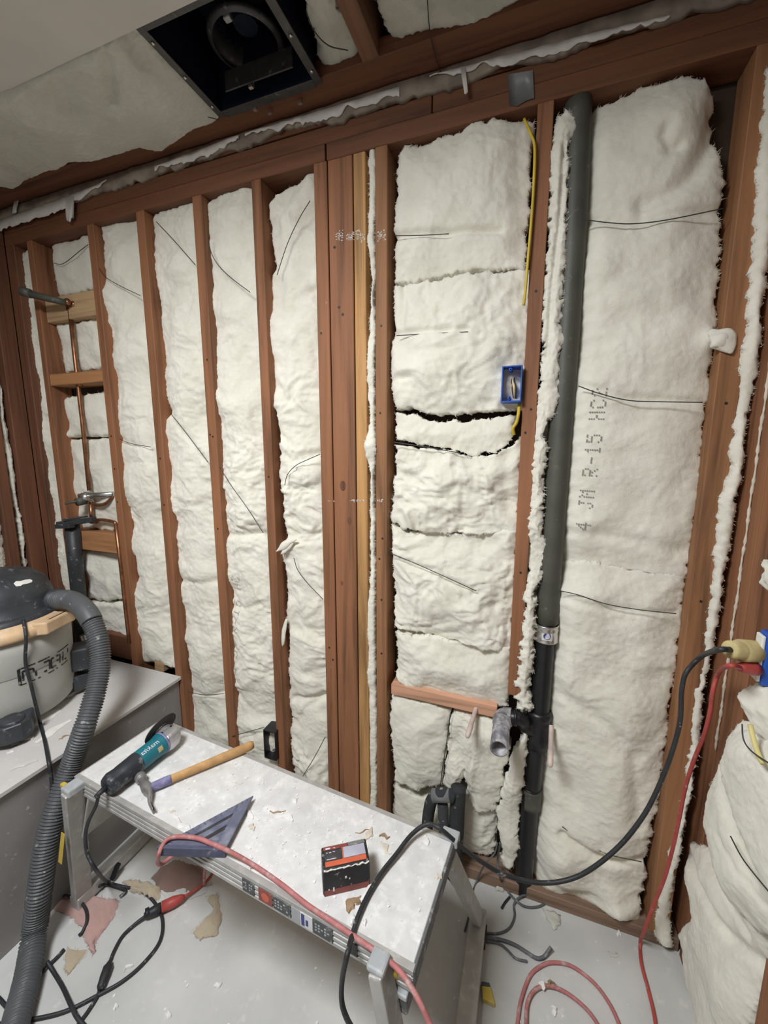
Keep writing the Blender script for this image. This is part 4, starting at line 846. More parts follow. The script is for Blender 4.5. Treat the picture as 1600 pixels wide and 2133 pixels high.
# outlet on the right wall with its two plugs
XO = .415
oc = P(1577, 1362, 'x', XO)
ob = empty('wall_outlet', oc, 'blue box with a white outlet holding two plugs on the right wall', 'outlet')
ya, yb2 = P(1569, 1360, 'x', XO)[1], P(1584, 1360, 'x', XO)[1]; zt, zb_ = P(1572, 1312, 'x', XO)[2], P(1573, 1418, 'x', XO)[2]
m = MB(); m.box(XO, XO+.006, yb2, ya, zb_, zt); obj('outlet_face', m, M['white_pl'], ob, bevel=.002)
m = MB(); m.box(XO+.0065, XR+.02, yb2-.002, ya+.003, zb_-.006, zt+.006); obj('box_shell', m, M['blue'], ob, bevel=.003)
m = MB(); m.lathe([(.0001, 0), (.004, 0), (.004, .004)], (XO-.002, ya-.014, zt-.030), (1, 0, 0), 10); obj('face_screw', m, M['nail'], ob)
for k, (u, v, s) in enumerate(((1592, 1345, .009), (1598, 1372, .012), (1590, 1400, .008))):
    pass
pl = empty('tan_plug', P(1545, 1358, 'x', XO-.03), 'dusty tan round plug in the upper outlet socket', 'plug')
pc = P(1573, 1357, 'x', XO); ax2 = (P(1519, 1353, 'x', XO-.055)-pc); Lp = np.linalg.norm(ax2); ax2 /= Lp
m = MB(); m.lathe([(.0001, 0), (.019, .0), (.0205, .004), (.0205, Lp*.55), (.018, Lp*.58), (.0165, Lp*.62), (.0165, Lp*.95), (.012, Lp), (.0001, Lp)], pc, ax2, 24); obj('plug_body', m, M['ivory'], pl, True)

# ------------------------------------------------------------------ tub with its boards, and the vacuum
TX, TZ = -1.362, .500
tb = empty('covered_tub', ((XL+TX)/2, -.75, 0), 'bathtub covered with a dusty board along the shower wall', 'bathtub')
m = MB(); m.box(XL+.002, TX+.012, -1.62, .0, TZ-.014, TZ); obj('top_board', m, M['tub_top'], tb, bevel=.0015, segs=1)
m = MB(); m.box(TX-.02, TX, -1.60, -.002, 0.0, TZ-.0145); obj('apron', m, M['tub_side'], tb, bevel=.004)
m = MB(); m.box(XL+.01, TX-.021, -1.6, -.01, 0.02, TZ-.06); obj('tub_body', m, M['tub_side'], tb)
VC, VR = np.array([-1.76, -.392]), .2103
VZ = TZ
vac = empty('shop_vacuum', (VC[0], VC[1], VZ), 'grey drum shop vacuum with dark lid standing on the covered tub', 'vacuum cleaner')
m = MB(); c = (VC[0], VC[1], VZ)
m.lathe([(.0001, .03), (.185, .03), (.194, .040), (.196, .062), (.1985, .066), (.200, .12), (.203, .20), (.2035, .204), (.206, .208), (.208, .28), (.209, .335), (.0001, .335)], c, (0, 0, 1), 72); obj('drum', m, M['vacgrey'], vac, True)
m = MB(); m.lathe([(.205, .330), (.222, .332), (.226, .340), (.226, .358), (.218, .366), (.196, .378), (.190, .380)], c, (0, 0, 1), 72); ring = obj('latch_ring', m, M['vactan'], vac, True)
def vdir(u, v, z):      # angle on the drum whose rim point is seen nearest pixel column u at height z
    best = None
    for a in np.linspace(-math.pi, math.pi, 721):
        p = np.array([VC[0]+VR*math.cos(a), VC[1]+VR*math.sin(a), z])
        if (p[:2]-CAM[:2]) @ np.array([math.cos(a), math.sin(a)]) > 0: continue
        d = p-CAM; uu = 800+FPX*(d @ RT)/(d @ FW)
        if best is None or abs(uu-u) < best[0]: best = (abs(uu-u), a)
    return best[1]
al = vdir(112, 1300, VZ+.34); ar = np.array([math.cos(al), math.sin(al), 0]); at_ = np.array([-math.sin(al), math.cos(al), 0])
m = MB(); pc2 = np.array([VC[0], VC[1], VZ+.352])+ar*.222
m.prism([(-.075, -.02), (.075, -.02), (.062, .020), (-.062, .020)], pc2-np.array([0, 0, .021]), at_, ar, (0, 0, .044)); obj('latch', m, M['vactan'], vac, bevel=.006, segs=3)
m = MB(); m.obox(pc2+np.array([0, 0, .0233])+ar*.006, at_*.034, ar*.0022, (0, 0, .0006)); obj('latch_slot', m, M['nail'], vac)
m = MB(); m.lathe([(.196, .370), (.194, .392), (.182, .396), (.172, .402), (.168, .44), (.152, .485), (.115, .518), (.06, .532), (.0001, .535)], c, (0, 0, 1), 64); lid = obj('motor_lid', m, M['vaclid'], vac, True)
# white smear on the lid
lp = np.array([[.0, .0]])
hit = None
lv, lf = [], None
tree = BVHTree.FromPolygons([Vector(q)+Vector(wloc(lid)) for q in [v.co for v in lid.data.vertices]], [tuple(p.vertices) for p in lid.data.polygons])
def on_tree(tree, u, v, off=.0015):
    d = PD(u, v, 1.0)-CAM; h = tree.ray_cast(Vector(CAM), Vector(d).normalized()); 
    return np.array(h[0])+np.array(h[1])*off*(1 if Vector(d).dot(h[1]) < 0 else -1) if h[0] else None
s = 1/5.33
pg = [(28, 1216), (33, 1211), (42, 1211), (52, 1208), (62, 1207), (67, 1209), (66, 1213), (58, 1216), (47, 1218), (43, 1221), (33, 1222)]
vs = [on_tree(tree, u, v) for u, v in pg]
if all(q is not None for q in vs):
    m = MB(); ctr = on_tree(tree, 47, 1214); m.add([ctr]+vs, [(0, i+1, (i+1) % len(vs)+1) for i in range(len(vs))]); obj('white_smear', m, M['paper'], lid)
# drum print: a worn outlined word panel
dtree_prof = [(.066, .1985), (.12, .200), (.20, .203), (.208, .206), (.28, .208), (.335, .209)]
def drum_r(h): return float(np.interp(h, [q[0] for q in dtree_prof], [q[1] for q in dtree_prof]))
aL, aR = vdir(41, 1400, VZ+.2), vdir(146, 1370, VZ+.2)
def vz_at(u, v, a):     # height on the drum for pixel row v at angle a
    best = None
    for h in np.linspace(.05, .33, 281):
        p = np.array([VC[0]+.203*math.cos(a), VC[1]+.203*math.sin(a), VZ+h]); d = p-CAM; vv = 1066.5-FPX*(d @ UP)/(d @ FW)
        if best is None or abs(vv-v) < best[0]: best = (abs(vv-v), h)
    return best[1]
hT, hB = vz_at(41, 1394, aL), vz_at(43, 1427, aL)
def dpoint(fx, fz): 
    a = aL+(aR-aL)*fx; h = hB+(hT-hB)*fz; r = drum_r(h)+.0012; return (VC[0]+r*math.cos(a), VC[1]+r*math.sin(a), VZ+h)
m = MB()
def bar(x0, z0, x1, z1, w=.05, worn=0.0):
    k = max(2, int(abs(x1-x0)*24)); 
    for i in range(k):
        if random.random() < worn: continue
        a0, a1 = x0+(x1-x0)*i/k, x0+(x1-x0)*(i+1)/k; b0, b1 = z0+(z1-z0)*i/k, z0+(z1-z0)*(i+1)/k
        if abs(x1-x0) > abs(z1-z0): q = [(a0, b0-w), (a1, b1-w), (a1, b1+w), (a0, b0+w)]
        else: q = [(a0-w*.28, b0), (a0+w*.28, b0), (a1+w*.28, b1), (a1-w*.28, b1)]
        m.add([dpoint(*p_) for p_ in q], [(0, 1, 2, 3)])
bar(0, 1, 1, 1, .035, .25); bar(0, -.02, .45, -.02, .03, .3); bar(.45, -.02, 1, -.02, .03, .55); bar(0, 0, 0, 1, .08, .1)
x = .05
for k, (wd, lines) in enumerate(((.16, ((0, 0, 0, 1), (0, 1, 1, .9), (1, .9, 1, .55), (0, .5, 1, .5), (.5, .5, 1, 0))), (.05, ((0, 0, 0, 1),)), (.16, ((0, 0, 0, 1), (0, 1, 1, 1), (1, 1, 1, 0), (0, 0, 1, 0))), (.16, ((0, 0, 0, 1), (0, 1, 1, 1), (0, 0, 1, 0), (1, 0, 1, .45), (.5, .45, 1, .45))), (.05, ((0, 0, 0, 1),)), (.16, ((0, 0, 0, 1), (0, 1, 1, 1), (1, 1, 1, 0), (0, 0, 1, 0))))):
    for (a0, b0, a1, b1) in lines: bar(x+wd*a0, .2+.6*b0, x+wd*a1, .2+.6*b1, .055, .40 if k else .2)
    x += wd+.035
obj('drum_print', m, M['boxblack'], vac, label='worn outlined black lettering', kind='stuff')
m = MB(); m.lathe([(.2042, 0), (.2052, .001), (.2042, .002)], (VC[0], VC[1], VZ+.205), (0, 0, 1), 72); obj('drum_seam', m, M['vaclid'], vac, True)
# casters in their brackets
for k, a in enumerate((vdir(25, 1480, VZ+.06), al+.75, al+2.6, al-2.2)):
    d = np.array([math.cos(a), math.sin(a), 0]); tq = np.array([-d[1], d[0], 0]); b = np.array([VC[0], VC[1], VZ])+d*.215
    m = MB(); m.prism([(-.060, -.03), (.060, -.03), (.048, .045), (.02, .062), (-.02, .062), (-.048, .045)], b+np.array([0, 0, .022]), tq, d, (0, 0, .060)); cb = obj('caster_bracket', m, M['vaclid'], vac, bevel=.008, segs=3)
    m = MB(); m.lathe([(.0001, -.012), (.020, -.012), (.024, -.008), (.024, .008), (.020, .012), (.0001, .012)], b+d*.03+np.array([0, 0, .0245]), tq, 20); obj('caster_wheel', m, M['black'], cb, True)
    m = MB(); m.lathe([(.034, 0), (.034, .006), (.030, .010), (.0001, .010)], b+d*.02+np.array([0, 0, .080]), (0, 0, 1), 24); obj('caster_cap', m, M['vaclid'], cb, True)
m = MB(); a = al+.62; d = np.array([math.cos(a), math.sin(a), 0]); tq = np.array([-d[1], d[0], 0]); b = np.array([VC[0], VC[1], VZ])+d*.225
m.obox(b+np.array([0, 0, .15]), d*.03, tq*.045, (0, 0, .045)); obj('tool_holder', m, M['darkpipe'], vac, bevel=.010, segs=3)
# hose port and hose
pp0 = PD(88, 1252, 1.52); pp1 = PD(118, 1249, 1.47)
m = MB(); m.tube([pp0, pp1], .036, 24); m.tube([pp0+(pp1-pp0)*.55, pp1+(pp1-pp0)*.1], .039, 24); m.obox(pp0+np.array([.012, -.01, .037]), (.035, 0, 0), (0, .02, 0), (0, 0, .006)); obj('hose_port', m, M['vaclid'], vac, True)
hp = [pp1, PD(152, 1252, 1.45), PD(182, 1278, 1.42), PD(203, 1325, 1.40), PD(209, 1380, 1.38), PD(199, 1440, 1.34), PD(178, 1510, 1.29), P(150, 1590, 'x', -1.315), P(119, 1675, 'x', -1.307), P(97, 1760, 'x', -1.298), P(84, 1850, 'x', -1.285), P(73, 1935, 'z', .075), P(60, 2020, 'z', .042), P(38, 2110, 'z', .034), P(12, 2200, 'z', .034), P(-40, 2320, 'z', .034)]
hpath = smooth(hp, 40); dl = np.r_[0, np.cumsum(np.linalg.norm(np.diff(hpath, axis=0), axis=1))]
tt2 = np.linspace(0, dl[-1], int(dl[-1]/.0018)); hpath = np.stack([np.interp(tt2, dl, hpath[:, i]) for i in range(3)], 1)
cuff = .20
rad = np.where(tt2 < .055, .0325+.0030*np.maximum(0, np.sin(tt2/.0085*2*math.pi)), np.where(tt2 < cuff, .0335, .0295+.0028*np.sin(tt2/.0085*2*math.pi)))
kq = tt2 < cuff+.002
m = MB(); m.tube(hpath[kq], rad[kq], 24); obj('hose_cuff', m, M['hose'], vac, True, label='smooth cuff with ridges at the port')
m = MB(); m.tube(hpath[~kq], rad[~kq], 20); obj('hose', m, M['hose'], vac, True, label='long ribbed hose')
# vacuum cord
vt = [np.array([VC[0]+.2*math.cos(a_), VC[1]+.2*math.sin(a_), VZ+z]) for a_, z in ((vdir(49, 1290, VZ+.38)+.02, .392),)]
rp = lambda u, v, h, ex=.006: (lambda a_: np.array([VC[0]+(.209 if h < .33 else .226)*math.cos(a_)+ex*math.cos(a_), VC[1]+(.209 if h < .33 else .226)*math.sin(a_)+ex*math.sin(a_), VZ+h]))(vdir(u, v, VZ+h))
vp = vt+[rp(47, 1300, .362), rp(46, 1330, .33, .012), rp(52, 1380, .25), rp(62, 1440, .17, .012), rp(70, 1465, .10, .014), rp(76, 1480, .05, .020), P(84, 1508, 'z', TZ+.010), P(93, 1542, 'z', TZ+.006), P(101, 1585, 'z', TZ+.006), P(106, 1612, 'x', TX+.024), P(108, 1645, 'x', TX+.028), P(106, 1700, 'x', TX+.03)]
m = MB(); m.tube(smooth(vp, 8), .0052, 10); obj('power_cord', m, M['black'], vac, True)
# splinters lying on the tub board
SG = 'plaster and wood splinters on the tub board'
def sliver(lab, u0, v0, u1, v1, w, z, mat, th=.006, name='splinter', group=SG):
    a, b = P(u0, v0, 'z', z), P(u1, v1, 'z', z); d = b-a; sd = np.array([-d[1], d[0], 0]); sd /= np.linalg.norm(sd)
    k = 9; m = MB(); vs = []
    for i in range(k):
        t = i/(k-1); p = a+d*t+sd*.006*vnoise(np.array([[t*4, u0*.1, 0]]), 3)[0]; ww = w*(.25+1.0*math.sin(math.pi*min(.93, max(.1, t))))*(1+.35*vnoise(np.array([[t*6, v0*.1, 2]]), 5)[0]); hh = th*(.5+.5*math.sin(math.pi*max(.1, min(.95, t))))
        vs += [p+sd*ww, p+sd*ww*.6+np.array([0, 0, hh]), p-sd*ww*.7+np.array([0, 0, hh*.8]), p-sd*ww]
    fs = [(i*4+j, i*4+(j+1) % 4, (i+1)*4+(j+1) % 4, (i+1)*4+j) for i in range(k-1) for j in range(4)]+[(3, 2, 1, 0), (4*k-4, 4*k-3, 4*k-2, 4*k-1)]
    m.add(vs, fs); return obj(name, m, M[mat], None, False, lab, 'debris', group)
sliver('long pale splinter lying in front of the vacuum cord', 72, 1548, 145, 1500, .012, TZ+.001, 'paper')
sliver('broad white plaster flake at the drum side of the hose', 118, 1456, 182, 1428, .022, TZ+.001, 'crumb', .008)
sliver('thin pale splinter near the vacuum caster', 4, 1545, 70, 1538, .010, TZ+.001, 'paper')
sliver('broad dusty sheet of plaster paper beside the caster', 40, 1520, 120, 1478, .030, TZ+.0005, 'paper', .003)
sliver('small red brown sliver between cord and hose', 122, 1540, 143, 1530, .003, TZ+.001, 'brownchip', .002)
sliver('small white crumb stick near the tub edge', 13, 1570, 30, 1566, .004, TZ+.001, 'crumb', .004)
sliver('long flat plaster stick near the tub edge', 22, 1605, 78, 1582, .006, TZ+.001, 'tub_top', .004)

# ------------------------------------------------------------------ the work platform
DA = math.radians(-5.1); EX = np.array([math.cos(DA), math.sin(DA), 0]); EY = np.array([-math.sin(DA), math.cos(DA), 0]); EZ = np.array([0, 0, 1.0])
DC = np.array([-.675, -.4225, 0.0]); HL, HW, DZ = .535, .1375, .500
def D(a, b, z=0.0): return DC+EX*(a-HL)+EY*(b-HW)+EZ*z        # a from the tub end, b from the front rail
bn = empty('work_platform', DC, 'dusty aluminium folding work platform in front of the stud wall', 'bench')
m = MB(); m.obox(D(HL, HW, DZ-.009), EX*(HL-.004), EY*(HW-.006), EZ*.009); obj('deck', m, M['deck'], bn, bevel=.0015, segs=1)
prof = [(0, 0), (.012, 0), (.012, -.052), (.006, -.052), (.006, -.050), (-.001, -.050), (-.001, -.042), (.003, -.041), (.003, -.037), (-.001, -.036), (-.001, -.029), (.003, -.028), (.003, -.024), (-.001, -.023), (-.001, -.016), (.003, -.015), (.003, -.011), (-.001, -.010), (-.001, -.001)]
m = MB(); m.prism(prof, D(.001, -.004, DZ+.0005), EY, EZ, EX*(2*HL-.002)); rail = obj('side_rail', m, M['alu'], bn, label='ribbed front rail with stickers')
m = MB(); m.prism([(-a, b) for a, b in prof], D(.001, 2*HW+.004, DZ+.0005), EY, EZ, EX*(2*HL-.002)); obj('side_rail', m, M['alu'], bn)
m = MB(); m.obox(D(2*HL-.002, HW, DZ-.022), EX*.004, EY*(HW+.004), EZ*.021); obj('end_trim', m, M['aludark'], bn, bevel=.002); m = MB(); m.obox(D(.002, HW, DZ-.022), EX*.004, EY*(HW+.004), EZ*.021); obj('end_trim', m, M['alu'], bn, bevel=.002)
# stickers along the rail
def fa(u, v):       # position along the front rail for a pixel on it
    n_ = -EY; p0 = D(0, -.005, DZ-.026); d = PD(u, v, 1.0)-CAM; t_ = ((p0-CAM) @ n_)/(d @ n_); return float((CAM+d*t_-p0) @ EX)
for c_, (x0_, y0_), (x1_, y1_), mt, hh in (('e6', (15, 505), (80, 545), 'sticker_dark', .016), ('e6', (105, 565), (180, 595), 'boxred', .016), ('e6', (185, 600), (283, 655), 'sticker_dark', .015), ('e6', (288, 665), (335, 690), 'capgrey', .017), ('e6', (336, 690), (404, 725), 'sticker_white', .017), ('e6', (407, 730), (515, 790), 'sticker_dark', .017), ('e6', (608, 840), (652, 865), 'abs', .014)):
    (ua, va), (ub, vb) = K(c_, (x0_, y0_), (x1_, y1_)); a0, a1 = fa(ua, va), fa(ub, vb)
    m = MB(); m.obox(D((a0+a1)/2, -.0056, DZ-.027), EX*(a1-a0)/2, EY*.0006, EZ*hh); sk = obj('sticker', m, M[mt], rail)
    if mt == 'boxred':
        m = MB(); m.lathe([(.0001, 0), (.011, 0)], D((a0+a1)/2, -.0065, DZ-.027), -EY, 20); obj('sticker_emblem', m, M['boxorange'], rail)
    if mt == 'sticker_white':
        m = MB(); m.obox(D(a0+(a1-a0)*.22, -.0064, DZ-.027), EX*(a1-a0)*.13, EY*.0003, EZ*.014); m.obox(D(a0+(a1-a0)*.55, -.0064, DZ-.030), EX*(a1-a0)*.10, EY*.0003, EZ*.007); obj('sticker_emblem', m, M['sticker_blue'], rail)
    if mt == 'sticker_dark':
        m = MB()
        for r_ in range(3):
            for q_ in range(5):
                if random.random() < .7: m.obox(D(a0+(a1-a0)*(.15+.16*q_), -.0064, DZ-.019-.007*r_), EX*(a1-a0)*.05, EY*.0003, EZ*.0015)
        obj('sticker_print', m, M['capgrey'], rail)
# legs: right frame
def leg(name, p, q, w, d_, mat, parent, ax_w):
    p, q = np.asarray(p), np.asarray(q); L_ = q-p; c_ = (p+q)/2; L_ = L_/2; u_ = np.asarray(ax_w, float); u_ /= np.linalg.norm(u_)
    s_ = np.cross(L_, u_); s_ /= np.linalg.norm(s_)
    m = MB(); m.obox(c_, u_*w/2, s_*d_/2, L_); return obj(name, m, M[mat], parent, bevel=.003)
FXr = -.078
legF = leg('leg', P(790, 2003, 'y', -.625)+np.array([0, 0, -.006]), np.array([FXr-.004, -.70, .02]), .045, .028, 'alu', bn, EY)
cp = P(789, 2000, 'y', -.625); m = MB(); m.obox(cp-EZ*.004, EX*.018, EY*.019, EZ*.007); obj('leg_cap', m, M['capgrey'], bn, bevel=.005)
legB = leg('leg', D(2*HL-.006, 2*HW-.02, DZ-.03), np.array([FXr+.006, -.135, .02]), .045, .026, 'alu', bn, EY)
m = MB(); m.obox(D(2*HL-.012, 2*HW+.008, DZ-.004), EX*.022, EY*.016, EZ*.012); obj('leg_cap', m, M['capgrey'], bn, bevel=.004)
m = MB(); m.box(FXr-.024, FXr+.022, -.74, -.125, .016, .068); obj('foot_bar', m, M['alu'], bn, bevel=.004)
for yy in (-.71, -.155): m = MB(); m.box(FXr-.027, FXr+.026, yy-.03, yy+.03, 0, .016); obj('rubber_foot', m, M['black'], bn, bevel=.003)
m = MB(); p = P(826, 2024, 'y', -.60); m.lathe([(.0001, -.016), (.008, -.016), (.0105, -.012), (.0105, .012), (.008, .016), (.0001, .016)], p, (-.3, -.4, 1), 16); obj('lock_knob', m, M['sticker_yellow'], bn, True)
m = MB(); p = P(838, 2068, 'y', -.60); m.obox(p, EX*.017, EY*.016, EZ*.022); obj('latch_block', m, M['aludark'], bn, bevel=.004)
m = MB(); m.obox(p+EZ*.018-EY*.006, EX*.016, EY*.012, EZ*.006); obj('latch_cap', m, M['capgrey'], bn, bevel=.003)
for qd, mt in (([(1004, 2054), (1022, 2056), (1031, 2092), (1006, 2080)], 'sticker_yellow'), ([(1003, 2044), (1019, 2047), (1022, 2056), (1004, 2054)], 'sticker_dark')):
    m = MB(); q_ = [P(u, v, 'z', .012) for u, v in qd]; m.add(q_+[p_-EZ*.011 for p_ in q_], [(0, 1, 2, 3), (7, 6, 5, 4), (0, 4, 5, 1), (1, 5, 6, 2), (2, 6, 7, 3), (3, 7, 4, 0)]); obj('foot_label', m, M[mt], bn, label='yellow and black foot label' if mt == 'sticker_yellow' else None)
# left frame
FXl = -1.295
m = MB(); top_ = P(153, 1642, 'y', -.53)
leg('leg', D(.03, -.026, DZ-.015), np.array([FXl+.005, -.50, .02]), .05, .026, 'alu', bn, EY)
m = MB(); m.obox(D(.028, -.022, DZ-.012), EX*.020, EY*.024, EZ*.012); obj('leg_cap', m, M['capgrey'], bn, bevel=.005)
m = MB(); m.obox(D(.004, -.034, DZ-.004), EX*.008, EY*.006, EZ*.006); obj('leg_cap_edge', m, M['sticker_yellow'], bn, bevel=.002)
leg('leg', D(.03, 2*HW+.0, DZ-.03), np.array([FXl+.005, -.18, .02]), .05, .026, 'alu', bn, EY)
leg('cross_plate', D(.05, HW, DZ-.05), (D(.05, HW, DZ-.05)*.62+np.array([FXl+.01, -.39, .03])*.38), 2*HW, .006, 'alu', bn, EY)
m = MB(); m.box(FXl-.014, FXl+.026, -.525, -.15, .008, .05); obj('foot_bar', m, M['alu'], bn, bevel=.004)
m = MB(); pass
leg('sticker', D(.012, -.0545, DZ-.14), D(-.006, -.064, DZ-.24), .018, .0015, 'sticker_yellow', bn, EX)

# ------------------------------------------------------------------ things lying on the platform
# angle grinder
g0, g1 = P(222, 1640, 'z', DZ+.032), P(366, 1527, 'z', DZ+.040)
GX = g1-g0; GX[2] = .010; GL = np.linalg.norm(GX); GX /= GL; GS = np.array([-GX[1], GX[0], 0]); GS /= np.linalg.norm(GS); GC = np.array([g0[0], g0[1], DZ+.0335])
gr = empty('angle_grinder', (GC[0]+GX[0]*GL/2, GC[1]+GX[1]*GL/2, DZ), 'teal and black corded angle grinder lying on the work platform', 'angle grinder')
def gsec(prof, name, mat, n=32, sq=.96, lab=None, rib=0):
    m = MB(); pts = np.array([GC+GX*h*GL for h, r in prof]); vs = []; a = np.linspace(0, 2*math.pi, n, endpoint=False)
    for (h, r) in prof:
        for t in a:
            k = 1-.05*abs(math.sin(2*t))**3*0
            rr = r*(1+rib*max(0, math.sin(9*t))*(1 if .02 < h < .16 else 0)); vs.append(GC+GX*h*GL+GS*rr*math.cos(t)+EZ*rr*sq*math.sin(t))
    fs = [(i*n+j, i*n+(j+1) % n, (i+1)*n+(j+1) % n, (i+1)*n+j) for i in range(len(prof)-1) for j in range(n)]+[tuple(range(n-1, -1, -1)), tuple(range((len(prof)-1)*n, len(prof)*n))]
    m.add(vs, fs); return obj(name, m, M[mat], gr, True, label=lab)
rear = gsec([(-.01, .017), (.0, .025), (.02, .0275), (.06, .0285), (.16, .0285), (.17, .0295), (.30, .0305), (.40, .0315), (.415, .0305)], 'rear_housing', 'toolblack', 48, rib=.09)
body = gsec([(.40, .0295), (.415, .0305), (.60, .0305), (.68, .0310), (.74, .0345), (.755, .0350)], 'motor_housing', 'teal', 48)
gsec([(.750, .0345), (.775, .0352), (.79, .0338)], 'front_collar', 'violet', 48, lab='violet tinged front collar')
# gear head, disc and guard
sp = GS*.90+EZ*.42; sp /= np.linalg.norm(sp)
hc = GC+GX*(.90*GL)
m = MB(); hd = [(.0, .031, .029), (.25, .034, .031), (.7, .030, .030), (1.0, .019, .024)]; k = 12; vs = []
for f, a_, b_ in hd:
    for t in np.linspace(0, 2*math.pi, k, endpoint=False):
        c, s = math.cos(t), math.sin(t); e = .55; x_ = math.copysign(abs(c)**e, c)*a_; y_ = math.copysign(abs(s)**e, s)*b_
        vs.append(GC+GX*(.785*GL+f*.235*GL)+GS*x_+EZ*y_)
m.add(vs, [(i*k+j, i*k+(j+1) % k, (i+1)*k+(j+1) % k, (i+1)*k+j) for i in range(3) for j in range(k)]+[tuple(range(k-1, -1, -1)), tuple(range(3*k, 4*k))])
head = obj('gear_head', m, M['gearcase'], gr, bevel=.003)
m = MB(); m.lathe([(.024, .0), (.024, .030), (.017, .034), (.017, .040)], hc, sp, 24, cap=True); obj('spindle_neck', m, M['gearcase'], gr, True)
m = MB(); m.lathe([(.0001, .041), (.054, .041), (.054, .0435), (.012, .0435), (.0001, .0435)], hc, sp, 56); obj('cutting_disc', m, M['disc'], gr)
m = MB(); m.lathe([(.020, .036), (.020, .041)], hc, sp, 24); m.lathe([(.0001, .0437), (.018, .0437), (.018, .049), (.0001, .049)], hc, sp, 24); obj('disc_flange', m, M['gearcase'], gr)
for a_ in (.8, 2.3):
    m = MB(); m.lathe([(.0001, 0), (.0035, 0), (.0035, .004), (.0001, .004)], hc+GX*.012*math.cos(a_)*2-GX*.008+EZ*.0285+GS*(.018*math.sin(a_)-.012), (0, 0, 1), 10); obj('head_screw', m, M['nail'], gr)
def on_body(h, ang, r=.0309):   # ang measured from straight up towards the viewer's side
    return GC+GX*h*GL-GS*r*math.sin(ang)+EZ*r*.96*math.cos(ang)
# maker's name on the housing, read from head to tail
fc = bpy.data.curves.new('maker_name', 'FONT'); fc.body = 'makita'; fc.size = 1.0; fc.shear = .25; fc.resolution_u = 3
fo = bpy.data.objects.new('maker_name_source', fc); COL.objects.link(fo)
bpy.context.view_layer.update()
fm = bpy.data.meshes.new_from_object(fo.evaluated_get(bpy.context.evaluated_depsgraph_get()))
tv = np.array([v.co[:] for v in fm.vertices]); tf = [tuple(p.vertices) for p in fm.polygons]
COL.objects.unlink(fo); bpy.data.objects.remove(fo); bpy.data.meshes.remove(fm); bpy.data.curves.remove(fc)
wd = tv[:, 0].max(); m = MB()
m.add([on_body(.69-.26*x/wd, .34+.62*(.0-y)+.30, .0316) for x, y, _ in tv], tf); obj('maker_name', m, M['sticker_white'], body)
m = MB()
m.add([on_body(.62+.075*x, .98+.50*y, .0316) for x, y in ((0, 0), (1, 0), (1, .55), (1, 1), (0, 1), (0, .55))], [(0, 1, 2, 5), (5, 2, 3, 4)]); obj('rating_label', m, M['ivory'], body)
gc = [GC-GX*.004, GC-GX*.02+EZ*-.004, P(200, 1678, 'z', DZ-.012), P(184, 1712, 'y', -.575), P(178, 1742, 'y', -.582), P(182, 1778, 'y', -.585), P(200, 1812, 'y', -.58), P(222, 1836, 'z', .03), P(252, 1846, 'z', .008), P(292, 1855, 'z', .0065), P(322, 1880, 'z', .0065), P(338, 1915, 'z', .0065), P(333, 1960, 'z', .0065), P(300, 2005, 'z', .0065), P(255, 2044, 'z', .0065), P(200, 2075, 'z', .0065), P(140, 2105, 'z', .0065), P(85, 2120, 'z', .0065), P(30, 2128, 'z', .0065), P(-40, 2140, 'z', .0065)]
m = MB(); m.tube(smooth(gc, 8), .0046, 10); obj('power_cord', m, M['black'], gr, True)
m = MB(); m.tube([GC-GX*.002, GC-GX*.03-EZ*.004], [.0085, .0055], 12); obj('cord_boot', m, M['black'], gr, True)

# hammer
h0, h1 = P(322, 1637, 'z', DZ+.018), P(528, 1551, 'z', DZ+.018); HX = h1-h0; HL_ = np.linalg.norm(HX); HX /= HL_; HS = np.array([-HX[1], HX[0], 0])
hm = empty('claw_hammer', (h0+HX*HL_/2)-EZ*.018, 'claw hammer with a bare wooden handle lying on the work platform', 'hammer')
fr = np.linspace(0, 1, 26); hr = np.interp(fr, [0, .08, .25, .55, .85, .97, 1.0], [.0115, .0120, .0115, .0130, .0145, .0145, .0110])
m = MB(); m.tube(np.array([h0+HX*HL_*f for f in fr]), hr, 18, squash=.78, up=HS)
V_ = np.array(m.v); hnd = obj('handle', m, M['hickory'], hm, True)
m = MB(); m.tube(np.array([h0+HX*HL_*f for f in np.linspace(-.03, .15, 8)]), np.interp(np.linspace(-.03, .15, 8), [0, .08, .22], [.0122, .0133, .0128]), 18, squash=.80, up=HS); obj('handle_wrap', m, M['violet'], hm, True, label='violet stained wrap below the head')
hh = h0+HX*.004
poll, eye, tip = P(293, 1620, 'z', DZ+.018), P(306, 1642, 'z', DZ+.018), P(319, 1690, 'z', DZ+.012)
pd = poll-eye; pd[2] = 0; pd /= np.linalg.norm(pd)
hp_ = [poll+pd*.008, poll+pd*.006, poll-pd*.006, poll-pd*.010, poll-pd*.022, eye, eye-pd*.014, eye-pd*.030-HX*.002, (eye+tip)/2-pd*.012-HX*.004, tip]
m = MB(); pth = smooth(hp_, 5); kk = np.linspace(0, 1, len(pth))
rr = np.interp(kk*9, [0, 1, 2, 3, 4, 5, 6, 7, 8, 9], [.0135, .0148, .0148, .0105, .0110, .0150, .0135, .0125, .0105, .0085])
sqv = np.interp(kk*9, [0, 3, 4, 5, 6, 7, 8, 9], [1, 1, 1, .95, .8, .55, .38, .18])
m.tube(pth, rr, 16, squash=list(1/np.maximum(sqv, .3)*sqv*0+1.0) if False else None, up=HX)
Vh = np.array(m.v).reshape(len(pth), 16, 3)
for i in range(len(pth)):      # the claw flattens across the handle's direction and widens upright
    dlt = Vh[i]-pth[i]; a1 = dlt @ HX
    Vh[i] = pth[i]+dlt+np.outer(a1*(sqv[i]-1), HX)
